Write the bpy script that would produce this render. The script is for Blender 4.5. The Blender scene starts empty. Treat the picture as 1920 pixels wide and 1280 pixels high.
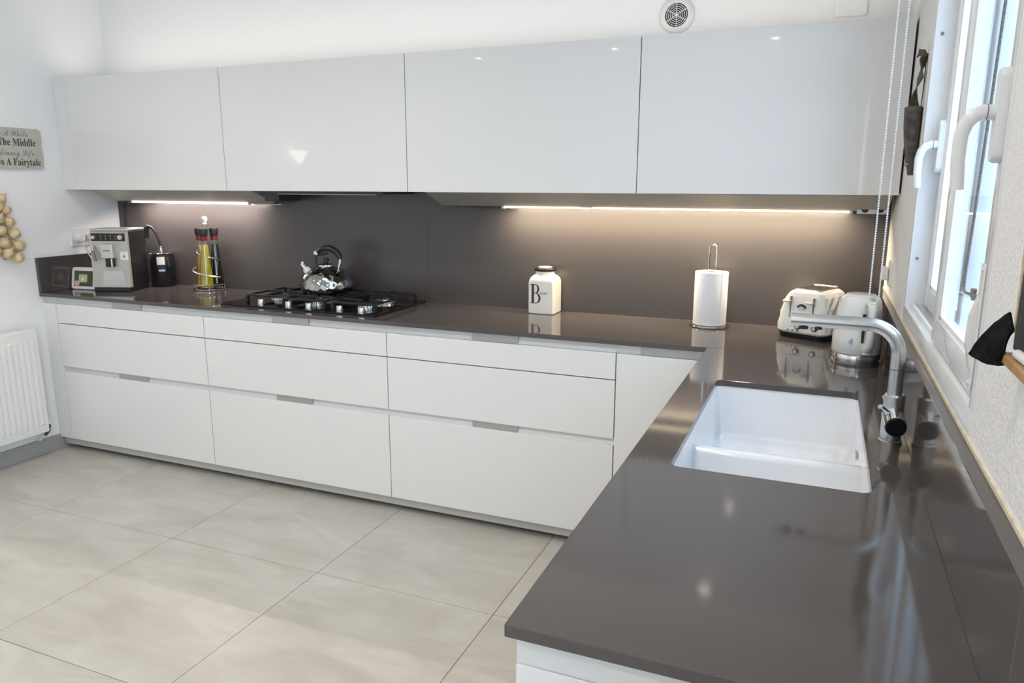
import bpy, bmesh, math, random
from mathutils import Vector, Matrix
random.seed(7)
SC = bpy.context.scene
COL = SC.collection
PI = math.pi

# ------------------------------------------------------------------ camera, world, lights, exposure
cam_d = bpy.data.cameras.new('camera')
cam = bpy.data.objects.new('camera', cam_d); COL.objects.link(cam)
CAMP = Vector((4.1406, -3.4926, 1.5616)); YAW, PIT, ROL = -0.39150, 0.20782, 0.00223
fw = Vector((math.sin(YAW)*math.cos(PIT), math.cos(YAW)*math.cos(PIT), -math.sin(PIT)))
r0 = Vector((math.cos(YAW), -math.sin(YAW), 0)); u0 = r0.cross(fw)
r1 = r0*math.cos(ROL)+u0*math.sin(ROL); u1 = u0*math.cos(ROL)-r0*math.sin(ROL)
cam.matrix_world = Matrix(((r1.x, u1.x, -fw.x, CAMP.x), (r1.y, u1.y, -fw.y, CAMP.y), (r1.z, u1.z, -fw.z, CAMP.z), (0, 0, 0, 1)))
cam_d.sensor_width = 36; cam_d.lens = 1397.5/1920*36; cam_d.clip_start = 0.02
SC.camera = cam
vs = SC.view_settings
vs.view_transform = 'Standard'; vs.look = 'None'; vs.gamma = 1; vs.use_curve_mapping = False
vs.exposure = 0.0

W = bpy.data.worlds.new('sky'); SC.world = W; W.use_nodes = True
bg = W.node_tree.nodes['Background']
bg.inputs['Color'].default_value = (0.56, 0.76, 1.0, 1); bg.inputs['Strength'].default_value = 5.0

CEIL = 2.75
SPOT_W = 5.2
LED_WARM, LED_COOL = 15.0, 7.0
ADDED_DAY_W = 105
TOP_W = 3.6

def area(name, loc, rot, sx, sy, power, col, parent=None):
    l = bpy.data.lights.new(name, 'AREA'); l.shape = 'RECTANGLE'; l.size = sx; l.size_y = sy; l.energy = power; l.color = col
    o = bpy.data.objects.new(name, l); o.location = loc; o.rotation_euler = rot; COL.objects.link(o)
    if parent: o.parent = parent
    return o
# added daylight lamp outside an added, unseen window behind the camera
area('added_daylight', (4.95, -4.75, 1.75), (0, PI/2, 0), 1.5, 1.9, ADDED_DAY_W, (0.86, 0.93, 1.0))

# ------------------------------------------------------------------ materials
def nodes_of(m): return m.node_tree.nodes, m.node_tree.links
def mat(name, col, rough=0.5, metal=0.0, spec=0.5, coat=0.0, coat_rough=0.05, trans=0.0, ior=1.5, emit=None, estr=0.0,
        var=0.0, var_scale=8.0, bump=0.0, bump_scale=60.0, sheen=0.0):
    m = bpy.data.materials.new(name); m.use_nodes = True
    n, l = nodes_of(m); b = n['Principled BSDF']
    b.inputs['Base Color'].default_value = (*col, 1); b.inputs['Roughness'].default_value = rough
    b.inputs['Metallic'].default_value = metal; b.inputs['Specular IOR Level'].default_value = spec
    b.inputs['Coat Weight'].default_value = coat; b.inputs['Coat Roughness'].default_value = coat_rough
    b.inputs['Transmission Weight'].default_value = trans; b.inputs['IOR'].default_value = ior
    if sheen: b.inputs['Sheen Weight'].default_value = sheen
    if emit: b.inputs['Emission Color'].default_value = (*emit, 1); b.inputs['Emission Strength'].default_value = estr
    tc = n.new('ShaderNodeTexCoord')
    if var:
        t = n.new('ShaderNodeTexNoise'); t.inputs['Scale'].default_value = var_scale; t.inputs['Detail'].default_value = 5
        l.new(tc.outputs['Object'], t.inputs['Vector'])
        r = n.new('ShaderNodeValToRGB'); r.color_ramp.elements[0].position = 0.3; r.color_ramp.elements[1].position = 0.7
        r.color_ramp.elements[0].color = (*[c*(1-var) for c in col], 1); r.color_ramp.elements[1].color = (*[min(1, c*(1+var)) for c in col], 1)
        l.new(t.outputs['Fac'], r.inputs['Fac']); l.new(r.outputs['Color'], b.inputs['Base Color'])
    if bump:
        t2 = n.new('ShaderNodeTexNoise'); t2.inputs['Scale'].default_value = bump_scale; t2.inputs['Detail'].default_value = 4
        l.new(tc.outputs['Object'], t2.inputs['Vector'])
        bp = n.new('ShaderNodeBump'); bp.inputs['Strength'].default_value = bump; bp.inputs['Distance'].default_value = 0.004
        l.new(t2.outputs['Fac'], bp.inputs['Height']); l.new(bp.outputs['Normal'], b.inputs['Normal'])
    return m
def glass_mat(name, tint=(1, 1, 1), ior=1.45, rough=0.0, refl=1.0):
    m = bpy.data.materials.new(name); m.use_nodes = True; n, l = nodes_of(m); n.remove(n['Principled BSDF'])
    tr = n.new('ShaderNodeBsdfTransparent'); tr.inputs['Color'].default_value = (*tint, 1)
    gl = n.new('ShaderNodeBsdfGlossy'); gl.inputs['Roughness'].default_value = rough
    geo = n.new('ShaderNodeNewGeometry'); dt = n.new('ShaderNodeVectorMath'); dt.operation = 'DOT_PRODUCT'
    l.new(geo.outputs['Incoming'], dt.inputs[0]); l.new(geo.outputs['Normal'], dt.inputs[1])
    def mth(op, a, bb):
        k = n.new('ShaderNodeMath'); k.operation = op
        for i_, q in ((0, a), (1, bb)):
            if q is None: continue
            if isinstance(q, (int, float)): k.inputs[i_].default_value = q
            else: l.new(q, k.inputs[i_])
        return k.outputs[0]
    fac = mth('ADD', mth('MULTIPLY', mth('POWER', mth('SUBTRACT', 1.0, mth('ABSOLUTE', dt.outputs['Value'], None)), 5.0), refl), 0.03)
    mx = n.new('ShaderNodeMixShader'); l.new(fac, mx.inputs['Fac']); l.new(tr.outputs[0], mx.inputs[1]); l.new(gl.outputs[0], mx.inputs[2])
    l.new(mx.outputs[0], n['Material Output'].inputs['Surface']); return m

M = {}
M['wall'] = mat('white_wall_paint', (0.865, 0.86, 0.85), 0.75, spec=0.25, bump=0.10, bump_scale=70)
M['plaster'] = mat('rough_white_plaster', (0.82, 0.82, 0.82), 0.85, spec=0.2, bump=0.9, bump_scale=110)
M['ceiling'] = mat('ceiling_paint', (0.86, 0.86, 0.85), 0.9, spec=0.2, bump=0.05)
M['upper'] = mat('gloss_white_lacquer', (0.78, 0.775, 0.765), 0.30, spec=0.4, coat=1.0, coat_rough=0.03, var=0.006, var_scale=2)
M['base'] = mat('satin_white_lacquer', (0.80, 0.80, 0.79), 0.28, spec=0.5, var=0.006, var_scale=2)
M['carcass'] = mat('carcass_shadow_grey', (0.30, 0.30, 0.29), 0.6, var=0.03)
M['channel'] = mat('pale_channel', (0.66, 0.68, 0.68), 0.35, metal=0.25, var=0.02)
M['grip'] = mat('brushed_grip', (0.45, 0.46, 0.46), 0.35, metal=0.6, var=0.03, var_scale=30)
M['plinth'] = mat('plinth_grey', (0.50, 0.49, 0.46), 0.4, var=0.03)
M['alu'] = mat('aluminium', (0.60, 0.60, 0.585), 0.38, metal=0.75, var=0.02, var_scale=40)
M['visor'] = mat('visor_grey', (0.42, 0.415, 0.40), 0.45, metal=0.3, var=0.03, var_scale=5)
M['dark'] = mat('dark_grey_metal', (0.035, 0.036, 0.04), 0.45, var=0.05)
M['black'] = mat('black_plastic', (0.012, 0.012, 0.013), 0.35, var=0.1)
M['blackgloss'] = mat('black_glass', (0.006, 0.006, 0.007), 0.04, var=0.1)
M['iron'] = mat('cast_iron', (0.012, 0.012, 0.012), 0.55, var=0.2, var_scale=60, bump=0.2, bump_scale=300)
M['steel'] = mat('brushed_steel', (0.62, 0.62, 0.61), 0.27, metal=1.0, var=0.03, var_scale=50)
M['chrome'] = mat('chrome', (0.75, 0.75, 0.75), 0.05, metal=1.0, var=0.01)
M['white'] = mat('white_plastic', (0.80, 0.80, 0.79), 0.3, var=0.01)
M['whitegloss'] = mat('white_gloss_enamel', (0.80, 0.80, 0.775), 0.15, coat=0.6, var=0.01)
M['pvc'] = mat('white_pvc', (0.78, 0.79, 0.81), 0.25, coat=0.3, var=0.008)
M['ceramic'] = mat('white_ceramic', (0.84, 0.85, 0.87), 0.12, coat=0.6, var=0.008)
M['cream'] = mat('cream_ceramic', (0.80, 0.775, 0.70), 0.15, coat=0.5, var=0.012)
M['paper'] = mat('paper_towel', (0.86, 0.86, 0.88), 0.95, spec=0.1, bump=0.5, bump_scale=90)
M['ink'] = mat('dark_ink', (0.03, 0.03, 0.035), 0.6, var=0.1)
M['greyink'] = mat('grey_ink', (0.25, 0.25, 0.25), 0.6, var=0.1)
M['sign'] = mat('sign_board', (0.50, 0.48, 0.42), 0.7, var=0.06, var_scale=25)
M['garlic'] = mat('garlic_skin', (0.66, 0.50, 0.29), 0.55, var=0.22, var_scale=35, bump=0.3, bump_scale=40)
M['straw'] = mat('dry_straw', (0.45, 0.33, 0.18), 0.8, var=0.2, var_scale=60)
M['leather'] = mat('weathered_leather', (0.085, 0.072, 0.066), 0.7, var=0.5, var_scale=40, bump=0.6, bump_scale=80)
M['strap'] = mat('olive_leather', (0.075, 0.062, 0.03), 0.5, var=0.4, var_scale=40)
M['felt'] = mat('black_felt', (0.012, 0.012, 0.014), 0.95, spec=0.1, var=0.5, var_scale=90, bump=0.8, bump_scale=160)
M['board'] = mat('chalkboard', (0.018, 0.022, 0.032), 0.6, var=0.3, var_scale=20)
M['wood'] = mat('ledge_wood', (0.42, 0.24, 0.11), 0.5, var=0.2, var_scale=25)
M['palewood'] = mat('pale_wood_edge', (0.72, 0.60, 0.40), 0.6, var=0.15, var_scale=60)
M['grout'] = mat('grout', (0.34, 0.32, 0.29), 0.9, var=0.05)
M['caulk'] = mat('cream_caulk', (0.72, 0.66, 0.52), 0.7, var=0.15, var_scale=60)
M['olive'] = mat('olive_oil', (0.42, 0.34, 0.012), 0.06, coat=1.0, var=0.15, var_scale=14)
M['amber'] = mat('amber_vinegar', (0.30, 0.13, 0.012), 0.06, coat=1.0, var=0.25, var_scale=12)
M['balsamic'] = mat('balsamic', (0.006, 0.004, 0.004), 0.05, coat=1.0, var=0.2)
M['redcap'] = mat('red_collar', (0.13, 0.014, 0.012), 0.4, var=0.1)
M['screen'] = mat('dark_screen', (0.06, 0.07, 0.03), 0.1, emit=(0.30, 0.33, 0.16), estr=0.05, var=0.03)
M['screenicon'] = mat('screen_icon', (0.4, 0.42, 0.35), 0.2, emit=(0.5, 0.5, 0.42), estr=0.12, var=0.03)
M['screengreen'] = mat('screen_green', (0.4, 0.6, 0.1), 0.2, emit=(0.6, 0.85, 0.2), estr=0.3, var=0.03)
M['screenred'] = mat('screen_red', (0.55, 0.3, 0.25), 0.2, emit=(0.7, 0.45, 0.4), estr=0.15, var=0.03)
M['bluegrey'] = mat('pale_blue_print', (0.45, 0.55, 0.72), 0.4, var=0.02)
M['ledwarm'] = mat('warm_led', (1, 0.9, 0.7), 0.5, emit=(1.0, 0.80, 0.52), estr=6.0)
M['ledcool'] = mat('cool_led', (1, 0.95, 0.95), 0.5, emit=(1.0, 0.90, 0.86), estr=5.0)
M['ledtop'] = mat('top_led', (1, 0.95, 0.9), 0.5, emit=(1.0, 0.93, 0.86), estr=4.0)
M['lamp'] = mat('lamp_diffuser', (1, 0.95, 0.9), 0.5, emit=(1.0, 0.93, 0.84), estr=30.0)
M['sconce'] = mat('sconce_glass', (0.9, 0.9, 0.9), 0.4, emit=(1.0, 0.93, 0.86), estr=5.0)
M['render'] = mat('outdoor_white_render', (0.80, 0.81, 0.82), 0.9, bump=0.3, bump_scale=30)
M['paving'] = mat('outdoor_paving', (0.5, 0.5, 0.48), 0.9, var=0.1, var_scale=3)
M['gwin'] = glass_mat('window_glass', (0.96, 0.985, 1.0), refl=0.45)
M['gclear'] = glass_mat('clear_glass', (0.95, 0.96, 0.95))

# quartz worktop: fine speckle
def quartz(name, rough, k=1.0):
    m = mat(name, (0.080*k, 0.070*k, 0.067*k), rough, spec=0.62)
    n, l = nodes_of(m); b = n['Principled BSDF']; tc = n.new('ShaderNodeTexCoord')
    t = n.new('ShaderNodeTexNoise'); t.inputs['Scale'].default_value = 420; t.inputs['Detail'].default_value = 2
    l.new(tc.outputs['Object'], t.inputs['Vector'])
    r = n.new('ShaderNodeValToRGB'); r.color_ramp.elements[0].position = 0.35; r.color_ramp.elements[1].position = 0.75
    r.color_ramp.elements[0].color = (0.078*k, 0.068*k, 0.065*k, 1); r.color_ramp.elements[1].color = (0.083*k, 0.073*k, 0.070*k, 1)
    l.new(t.outputs['Fac'], r.inputs['Fac']); l.new(r.outputs['Color'], b.inputs['Base Color']); return m
M['quartz'] = quartz('taupe_quartz', 0.075)
M['splash'] = quartz('taupe_splash', 0.30, 0.82)

def tile_mat():
    m = mat('beige_porcelain', (0.5, 0.48, 0.44), 0.33, spec=0.45)
    n, l = nodes_of(m); b = n['Principled BSDF']
    tc = n.new('ShaderNodeTexCoord'); oi = n.new('ShaderNodeObjectInfo')
    cmb = n.new('ShaderNodeVectorMath'); cmb.operation = 'SCALE'; cmb.inputs[0].default_value = (17, 29, 41)
    l.new(oi.outputs['Random'], cmb.inputs['Scale'])
    ad = n.new('ShaderNodeVectorMath'); ad.operation = 'ADD'; l.new(tc.outputs['Object'], ad.inputs[0]); l.new(cmb.outputs[0], ad.inputs[1])
    mp = n.new('ShaderNodeMapping'); mp.inputs['Scale'].default_value = (1.0, 2.6, 1); mp.inputs['Rotation'].default_value = (0, 0, 0.6)
    l.new(ad.outputs[0], mp.inputs['Vector'])
    t = n.new('ShaderNodeTexNoise'); t.inputs['Scale'].default_value = 2.6; t.inputs['Detail'].default_value = 9; t.inputs['Roughness'].default_value = 0.62
    t.inputs['Distortion'].default_value = 0.6
    l.new(mp.outputs[0], t.inputs['Vector'])
    r = n.new('ShaderNodeValToRGB'); r.color_ramp.elements[0].position = 0.28; r.color_ramp.elements[1].position = 0.72
    r.color_ramp.elements[0].color = (0.430, 0.400, 0.350, 1); r.color_ramp.elements[1].color = (0.575, 0.555, 0.510, 1)
    l.new(t.outputs['Fac'], r.inputs['Fac']); l.new(r.outputs['Color'], b.inputs['Base Color'])
    return m
M['tile'] = tile_mat()

def kettle_mat():
    m = mat('dimpled_chrome', (0.40, 0.40, 0.39), 0.07, metal=1.0)
    n, l = nodes_of(m); b = n['Principled BSDF']; tc = n.new('ShaderNodeTexCoord')
    v = n.new('ShaderNodeTexVoronoi'); v.inputs['Scale'].default_value = 34
    l.new(tc.outputs['Object'], v.inputs['Vector'])
    bp = n.new('ShaderNodeBump'); bp.inputs['Strength'].default_value = 0.7; bp.inputs['Distance'].default_value = 0.006
    l.new(v.outputs['Distance'], bp.inputs['Height']); l.new(bp.outputs['Normal'], b.inputs['Normal']); return m
M['dimple'] = kettle_mat()

# ------------------------------------------------------------------ mesh helpers
def BM(): return bmesh.new()
def box(bm, x0, x1, y0, y1, z0, z1, bev=0.0, seg=2):
    v = [bm.verts.new(p) for p in ((x0,y0,z0),(x1,y0,z0),(x1,y1,z0),(x0,y1,z0),(x0,y0,z1),(x1,y0,z1),(x1,y1,z1),(x0,y1,z1))]
    f = [bm.faces.new([v[i] for i in q]) for q in ((0,3,2,1),(4,5,6,7),(0,1,5,4),(1,2,6,5),(2,3,7,6),(3,0,4,7))]
    if bev:
        e = list({e for x in f for e in x.edges})
        bmesh.ops.bevel(bm, geom=e, offset=bev, segments=seg, profile=0.5, affect='EDGES', clamp_overlap=True)
    return bm
def ring_bridge(bm, A, B):
    n = len(A)
    for i in range(n): bm.faces.new((A[i], A[(i+1) % n], B[(i+1) % n], B[i]))
def cap(bm, A, flip=False):
    try: bm.faces.new(A[::-1] if flip else A)
    except ValueError: pass
def lathe(bm, prof, c=(0,0,0), seg=32, close=True):
    rings = []
    for r, z in prof:
        if r < 1e-6: rings.append([bm.verts.new((c[0], c[1], c[2]+z))])
        else: rings.append([bm.verts.new((c[0]+r*math.cos(2*PI*i/seg), c[1]+r*math.sin(2*PI*i/seg), c[2]+z)) for i in range(seg)])
    for A, B in zip(rings, rings[1:]):
        if len(A) == 1 and len(B) == 1: continue
        if len(A) == 1:
            for i in range(seg): bm.faces.new((A[0], B[(i+1) % seg], B[i]))
        elif len(B) == 1:
            for i in range(seg): bm.faces.new((A[i], A[(i+1) % seg], B[0]))
        else: ring_bridge(bm, A, B)
    if close:
        if len(rings[0]) > 1: cap(bm, rings[0], True)
        if len(rings[-1]) > 1: cap(bm, rings[-1])
    return bm
def tube(bm, pts, r, seg=10, closed=False, flat=None):
    pts = [Vector(p) for p in pts]; n = len(pts); rings = []
    rr = r if isinstance(r, (list, tuple)) else [r]*n
    t0 = None; nrm = None
    for i in range(n):
        a = pts[(i-1) % n] if (closed or i > 0) else pts[i]; b = pts[(i+1) % n] if (closed or i < n-1) else pts[i]
        t = (b-a).normalized()
        if nrm is None:
            nrm = t.orthogonal().normalized() if flat is None else (Vector(flat)-t*Vector(flat).dot(t)).normalized()
        else: nrm = (nrm - t*nrm.dot(t)).normalized()
        bi = t.cross(nrm)
        rings.append([bm.verts.new(pts[i] + (nrm*math.cos(2*PI*k/seg)+bi*math.sin(2*PI*k/seg))*rr[i]) for k in range(seg)])
    for A, B in zip(rings, rings[1:]): ring_bridge(bm, A, B)
    if closed: ring_bridge(bm, rings[-1], rings[0])
    else: cap(bm, rings[0], True); cap(bm, rings[-1])
    return bm
def cyl(bm, p0, p1, r0, r1=None, seg=20): return tube(bm, [p0, p1], [r0, r0 if r1 is None else r1], seg)
def prism(bm, poly, vec):
    A = [bm.verts.new(p) for p in poly]; B = [bm.verts.new(Vector(p)+Vector(vec)) for p in poly]
    ring_bridge(bm, A, B); cap(bm, A, True); cap(bm, B); return bm
def rrect(x0, x1, y0, y1, r, n=5):
    out = []
    for cx, cy, a0 in ((x1-r, y1-r, 0), (x0+r, y1-r, 90), (x0+r, y0+r, 180), (x1-r, y0+r, 270)):
        for k in range(n+1):
            a = math.radians(a0+90*k/n); out.append((cx+r*math.cos(a), cy+r*math.sin(a)))
    return out
def ring_at(bm, pts2, z): return [bm.verts.new((x, y, z)) for x, y in pts2]
def loft(bm, rings, c0=True, c1=True):
    for A, B in zip(rings, rings[1:]): ring_bridge(bm, A, B)
    if c0: cap(bm, rings[0], True)
    if c1: cap(bm, rings[-1])
    return bm
def plate_with_holes(bm, outer, holes, z0, z1):
    """flat plate between z0 and z1 with holes"""
    loops = [outer]+holes; es = []; top = []
    for lp in loops:
        vsl = [bm.verts.new((x, y, z1)) for x, y in lp]; top.append(vsl)
        for i in range(len(vsl)): es.append(bm.edges.new((vsl[i], vsl[(i+1) % len(vsl)])))
    res = bmesh.ops.triangle_fill(bm, use_beauty=True, use_dissolve=False, edges=es, normal=(0, 0, 1))
    tf = [g for g in res['geom'] if isinstance(g, bmesh.types.BMFace)]
    if z0 is not None:
        mp = {}
        for vl in top:
            for v in vl: mp[v] = bm.verts.new((v.co.x, v.co.y, z0))
        for f in tf: bm.faces.new([mp[v] for v in reversed(f.verts)])
        for vl in top:
            n = len(vl)
            for i in range(n): bm.faces.new((vl[i], mp[vl[i]], mp[vl[(i+1) % n]], vl[(i+1) % n]))
    return bm

def obj(name, bm, m, parent=None, smooth=False, world=True, label=None, angle=40, recalc=True):
    if recalc: bmesh.ops.recalc_face_normals(bm, faces=bm.faces)
    if parent is not None and world:
        base = Vector((0, 0, 0)); p = parent
        while p is not None: base += p.location; p = p.parent
        bmesh.ops.translate(bm, verts=bm.verts, vec=-base)
    me = bpy.data.meshes.new(name); bm.to_mesh(me); bm.free()
    me.materials.append(M[m] if isinstance(m, str) else m)
    if smooth:
        for p in me.polygons: p.use_smooth = True
        try: me.set_sharp_from_angle(angle=math.radians(angle))
        except Exception: pass
    o = bpy.data.objects.new(name, me); COL.objects.link(o)
    if parent is not None: o.parent = parent
    if label: o['label'] = label
    return o
def thing(name, label, cat, loc=(0, 0, 0), rotz=0.0, group=None):
    o = bpy.data.objects.new(name, None); o.empty_display_size = 0.05; COL.objects.link(o)
    o.location = loc; o.rotation_euler = (0, 0, rotz); o['label'] = label; o['category'] = cat
    if group: o['group'] = group
    return o
def tag(o, label, cat, group=None):
    o['label'] = label; o['category'] = cat
    if group: o['group'] = group
    return o
def struct(o): o['kind'] = 'structure'; return o
def text_bm(bm, s, size, origin, xdir, ydir, align='LEFT', offset=0.0, shear=0.0, depth=0.0006, xs=1.0):
    c = bpy.data.curves.new('t', 'FONT'); c.body = s; c.size = size; c.align_x = align; c.offset = offset; c.shear = shear
    c.resolution_u = 3; c.extrude = depth/2
    o = bpy.data.objects.new('t', c); COL.objects.link(o)
    me = o.to_mesh()
    X = Vector(xdir).normalized(); Y = Vector(ydir).normalized(); Z = X.cross(Y); O = Vector(origin)
    vv = [bm.verts.new(O + X*v.co.x*xs + Y*v.co.y + Z*(v.co.z+depth/2)) for v in me.vertices]
    for p in me.polygons:
        try: bm.faces.new([vv[i] for i in p.vertices])
        except ValueError: pass
    o.to_mesh_clear(); bpy.data.objects.remove(o); bpy.data.curves.remove(c)
    return bm

# ------------------------------------------------------------------ room shell
XW = 4.396; YR = -6.0
o = struct(obj('wall_back', box(BM(), -0.12, XW+0.25, 0, 0.12, 0, CEIL), 'wall'))
o = struct(obj('wall_left', box(BM(), -0.12, 0, YR, 0, 0, CEIL), 'wall'))
WY0, WY1, WZ0, WZ1 = -2.09, -0.89, 1.14, 2.42      # window opening in the right wall
b = BM()
box(b, XW, XW+0.25, YR, -5.6, 0, CEIL); box(b, XW, XW+0.25, -3.9, WY0, 0, CEIL); box(b, XW, XW+0.25, -5.6, -3.9, 0, 1.0); box(b, XW, XW+0.25, -5.6, -3.9, 2.4, CEIL)
box(b, XW, XW+0.25, WY1, 0, 0, CEIL)
box(b, XW, XW+0.25, WY0, WY1, 0, WZ0); box(b, XW, XW+0.25, WY0, WY1, WZ1, CEIL)
struct(obj('wall_right', b, 'plaster'))
b = box(BM(), -0.12, XW+0.25, YR-0.15, YR, 0, CEIL)
struct(obj('wall_rear', b, 'wall'))
struct(obj('ceiling', box(BM(), -0.12, XW+0.25, YR-0.15, 0.12, CEIL, CEIL+0.1), 'ceiling'))
fl = struct(obj('floor', box(BM(), -0.12, XW+0.25, YR-0.15, 0.12, -0.06, -0.004), 'grout'))
TX, TY, TX0, TY0 = 0.79, 0.803, 0.755, -1.211
tme = None
for i in range(-1, 5):
    for j in range(-1, 7):
        x0 = TX0+TX*(i-0); y1 = TY0-TY*(j-0)
        if tme is None:
            b = BM(); box(b, 0.0014, TX-0.0014, -TY+0.0014, -0.0014, 0, 0.008, 0.0008, 1)
            t = obj('tile', b, 'tile', fl, world=False); tme = t.data
        else:
            t = bpy.data.objects.new('tile', tme); COL.objects.link(t); t.parent = fl
        t.location = (x0, y1, -0.008)
# skirting tiles on the left wall
struct(obj('baseboard_left', box(BM(), 0, 0.012, YR, -0.53, 0, 0.092, 0.002, 1), mat('skirting_tile', (0.34, 0.335, 0.33), 0.4, var=0.06, var_scale=6)))
# unseen window added to the right wall behind the camera to bring in daylight
d = bpy.data.objects.new('added_window', None); COL.objects.link(d); d.location = (XW, -4.75, 1.0); struct(d)
b = BM(); f = 0.07
for ya, yb in ((-5.6, -5.6+f), (-4.75-f/2, -4.75+f/2), (-3.9-f, -3.9)): box(b, XW+0.04, XW+0.10, ya, yb, 1.0, 2.4)
for za, zb in ((1.0, 1.0+f), (2.4-f, 2.4)): box(b, XW+0.041, XW+0.099, -5.6, -3.9, za, zb)
obj('window_frame', b, 'pvc', d)
for ya, yb in ((-5.6+f, -4.75-f/2), (-4.75+f/2, -3.9-f)): obj('glass_pane', box(BM(), XW+0.068, XW+0.074, ya, yb, 1.0+f, 2.4-f), 'gwin', d)
# outside
struct(obj('trim_1', box(BM(), 4.62, 4.80, WY0-0.1, WY1+0.1, 1.09, 1.13, 0.004), 'render'))
obj_g = struct(obj('floor_outside', box(BM(), XW+0.26, 14, -9, 9, -0.2, -0.1), 'paving'))
tag(obj('garden_wall', box(BM(), XW+0.3, 12, 2.2, 2.4, -0.1, 3.6), 'render'), 'white rendered wall standing outside beyond the window glass', 'wall')

# ------------------------------------------------------------------ sliding window
w = bpy.data.objects.new('window_1', None); COL.objects.link(w); w.location = (XW, WY0, WZ0); struct(w)
b = BM(); FX0, FX1 = XW-0.002, XW+0.105
box(b, FX0, FX1, WY0, WY1, WZ0, WZ0+0.055, 0.003); box(b, FX0, FX1, WY0, WY1, WZ1-0.055, WZ1, 0.003)
box(b, FX0, FX1, WY0, WY0+0.022, WZ0+0.05, WZ1-0.05, 0.003); box(b, FX0, FX1, WY1-0.022, WY1, WZ0+0.05, WZ1-0.05, 0.003)
obj('window_frame', b, 'pvc', w, smooth=True)
b = BM()
for xx in (XW+0.016, XW+0.062): box(b, xx, xx+0.008, WY0+0.02, WY1-0.022, WZ0+0.05, WZ0+0.066, 0.002)
obj('slide_rail', b, 'white', w)
b = BM()
for xx, zz in ((XW+0.017, 1.343), (XW+0.017, 1.988), (XW+0.062, 1.343), (XW+0.062, 1.99)):
    cyl(b, (xx, WY1-0.0245, zz), (xx, WY1-0.02, zz), 0.005, seg=10)
obj('screw_cap', b, mat('screw_cap_grey', (0.22, 0.23, 0.25), 0.5, var=0.05), w)
def sash(y0, y1, x0, hy, tiltname):
    x1 = x0+0.036; z0 = WZ0+0.062; z1 = WZ1-0.045; st = 0.058
    b = BM()
    box(b, x0, x1, y0, y0+st, z0, z1, 0.004); box(b, x0, x1, y1-st, y1, z0, z1, 0.004)
    box(b, x0, x1, y0+st-0.002, y1-st+0.002, z0, z0+st, 0.004); box(b, x0, x1, y0+st-0.002, y1-st+0.002, z1-st, z1, 0.004)
    s = obj('window_sash', b, 'pvc', w, smooth=True)
    obj('glass_pane', box(BM(), x0+0.016, x0+0.020, y0+st-0.004, y1-st+0.004, z0+st-0.004, z1-st+0.004), 'gwin', s)
    b = BM(); g = 0.009
    for ya, yb, za, zb in ((y0+st, y0+st+g, z0+st, z1-st), (y1-st-g, y1-st, z0+st, z1-st), (y0+st, y1-st, z0+st, z0+st+g), (y0+st, y1-st, z1-st-g, z1-st)):
        box(b, x0+0.006, x0+0.015, ya, yb, za, zb)
    obj('glazing_bead', b, 'white', s)
    # lever handle
    b = BM(); zc = 1.672
    A = rrect(hy-0.017, hy+0.017, zc-0.075, zc+0.075, 0.0165, 6)
    r_ = [[b.verts.new((x0-t, y, z if True else z)) for y, z in [(hy+(yy-hy)*k, zc+(zz-zc)*k2) for yy, zz in A]] for t, k, k2 in ((0, 1, 1), (0.010, 1, 1), (0.016, 0.8, 0.96))]
    loft(b, r_)
    obj('handle_plate', b, 'pvc', s, smooth=True)
    b = BM(); pts = [(x0-0.010, hy, zc+0.005), (x0-0.030, hy, zc+0.006), (x0-0.045, hy, zc+0.001), (x0-0.055, hy, zc-0.012), (x0-0.060, hy, zc-0.032), (x0-0.060, hy, zc-0.07), (x0-0.056, hy, zc-0.118)]
    tube(b, pts, [0.0125, 0.0125, 0.0125, 0.012, 0.0115, 0.011, 0.0105], 14)
    obj('lever_handle', b, 'pvc', s, smooth=True, angle=60)
    b = BM(); tube(b, [(x0-0.0265, hy, zc+0.006), (x0-0.0282, hy, zc+0.006)], 0.0131, 14); obj('handle_joint', b, 'greyink', s)
sash(WY0+0.022, -1.500, XW+0.003, -2.030, 'near')
sash(-1.560, WY1-0.022, XW+0.049, -0.948, 'far')
# cream sealant line along the top of the upstand
struct(obj('trim_2', box(BM(), XW-0.004, XW+0.001, -2.6, -0.03, 1.139, 1.147), 'caulk'))

# ------------------------------------------------------------------ worktop, upstand, splashback
ZC, ZB = 0.945, 0.925
XI, YE, XF = 3.764, -2.608, 4.371
wt = thing('worktop', 'dark taupe polished quartz worktop in an L along back wall and window', 'worktop', (2.0, -0.3, ZB))
obj('worktop_slab', box(BM(), 0.001, XF+0.024, -0.600, -0.001, ZB, ZC, 0.0015, 2), 'quartz', wt)
SX0, SX1, SY0, SY1 = 3.865, 4.277, -1.895, -1.078
b = plate_with_holes(BM(), [(XI, YE), (XF+0.024, YE), (XF+0.024, -0.6012), (XI, -0.6012)], [rrect(SX0, SX1, SY0, SY1, 0.022, 5)], ZB, ZC)
bmesh.ops.recalc_face_normals(b, faces=b.faces)
ee = [e for e in b.edges if len(e.link_faces) == 2 and e.calc_face_angle(0) > 1.2]
bmesh.ops.bevel(b, geom=ee, offset=0.0015, segments=2, profile=0.5, affect='EDGES')
obj('worktop_slab', b, 'quartz', wt)
us = tag(obj('window_upstand', box(BM(), XF, XW-0.001, YE, -0.014, ZC+0.0005, 1.14, 0.0012, 1), 'quartz'), 'dark taupe quartz upstand below the window behind the tap', 'upstand')
tag(obj('side_upstand', box(BM(), 0.001, 0.021, -0.600, -0.014, ZC+0.0005, 1.145, 0.0012, 1), 'quartz'), 'short dark taupe upstand on the left wall behind the coffee machine', 'upstand')
sp = thing('splashback', 'taupe stone splashback on back wall between worktop and wall cabinets', 'splashback', (2.2, -0.006, ZC))
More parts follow.
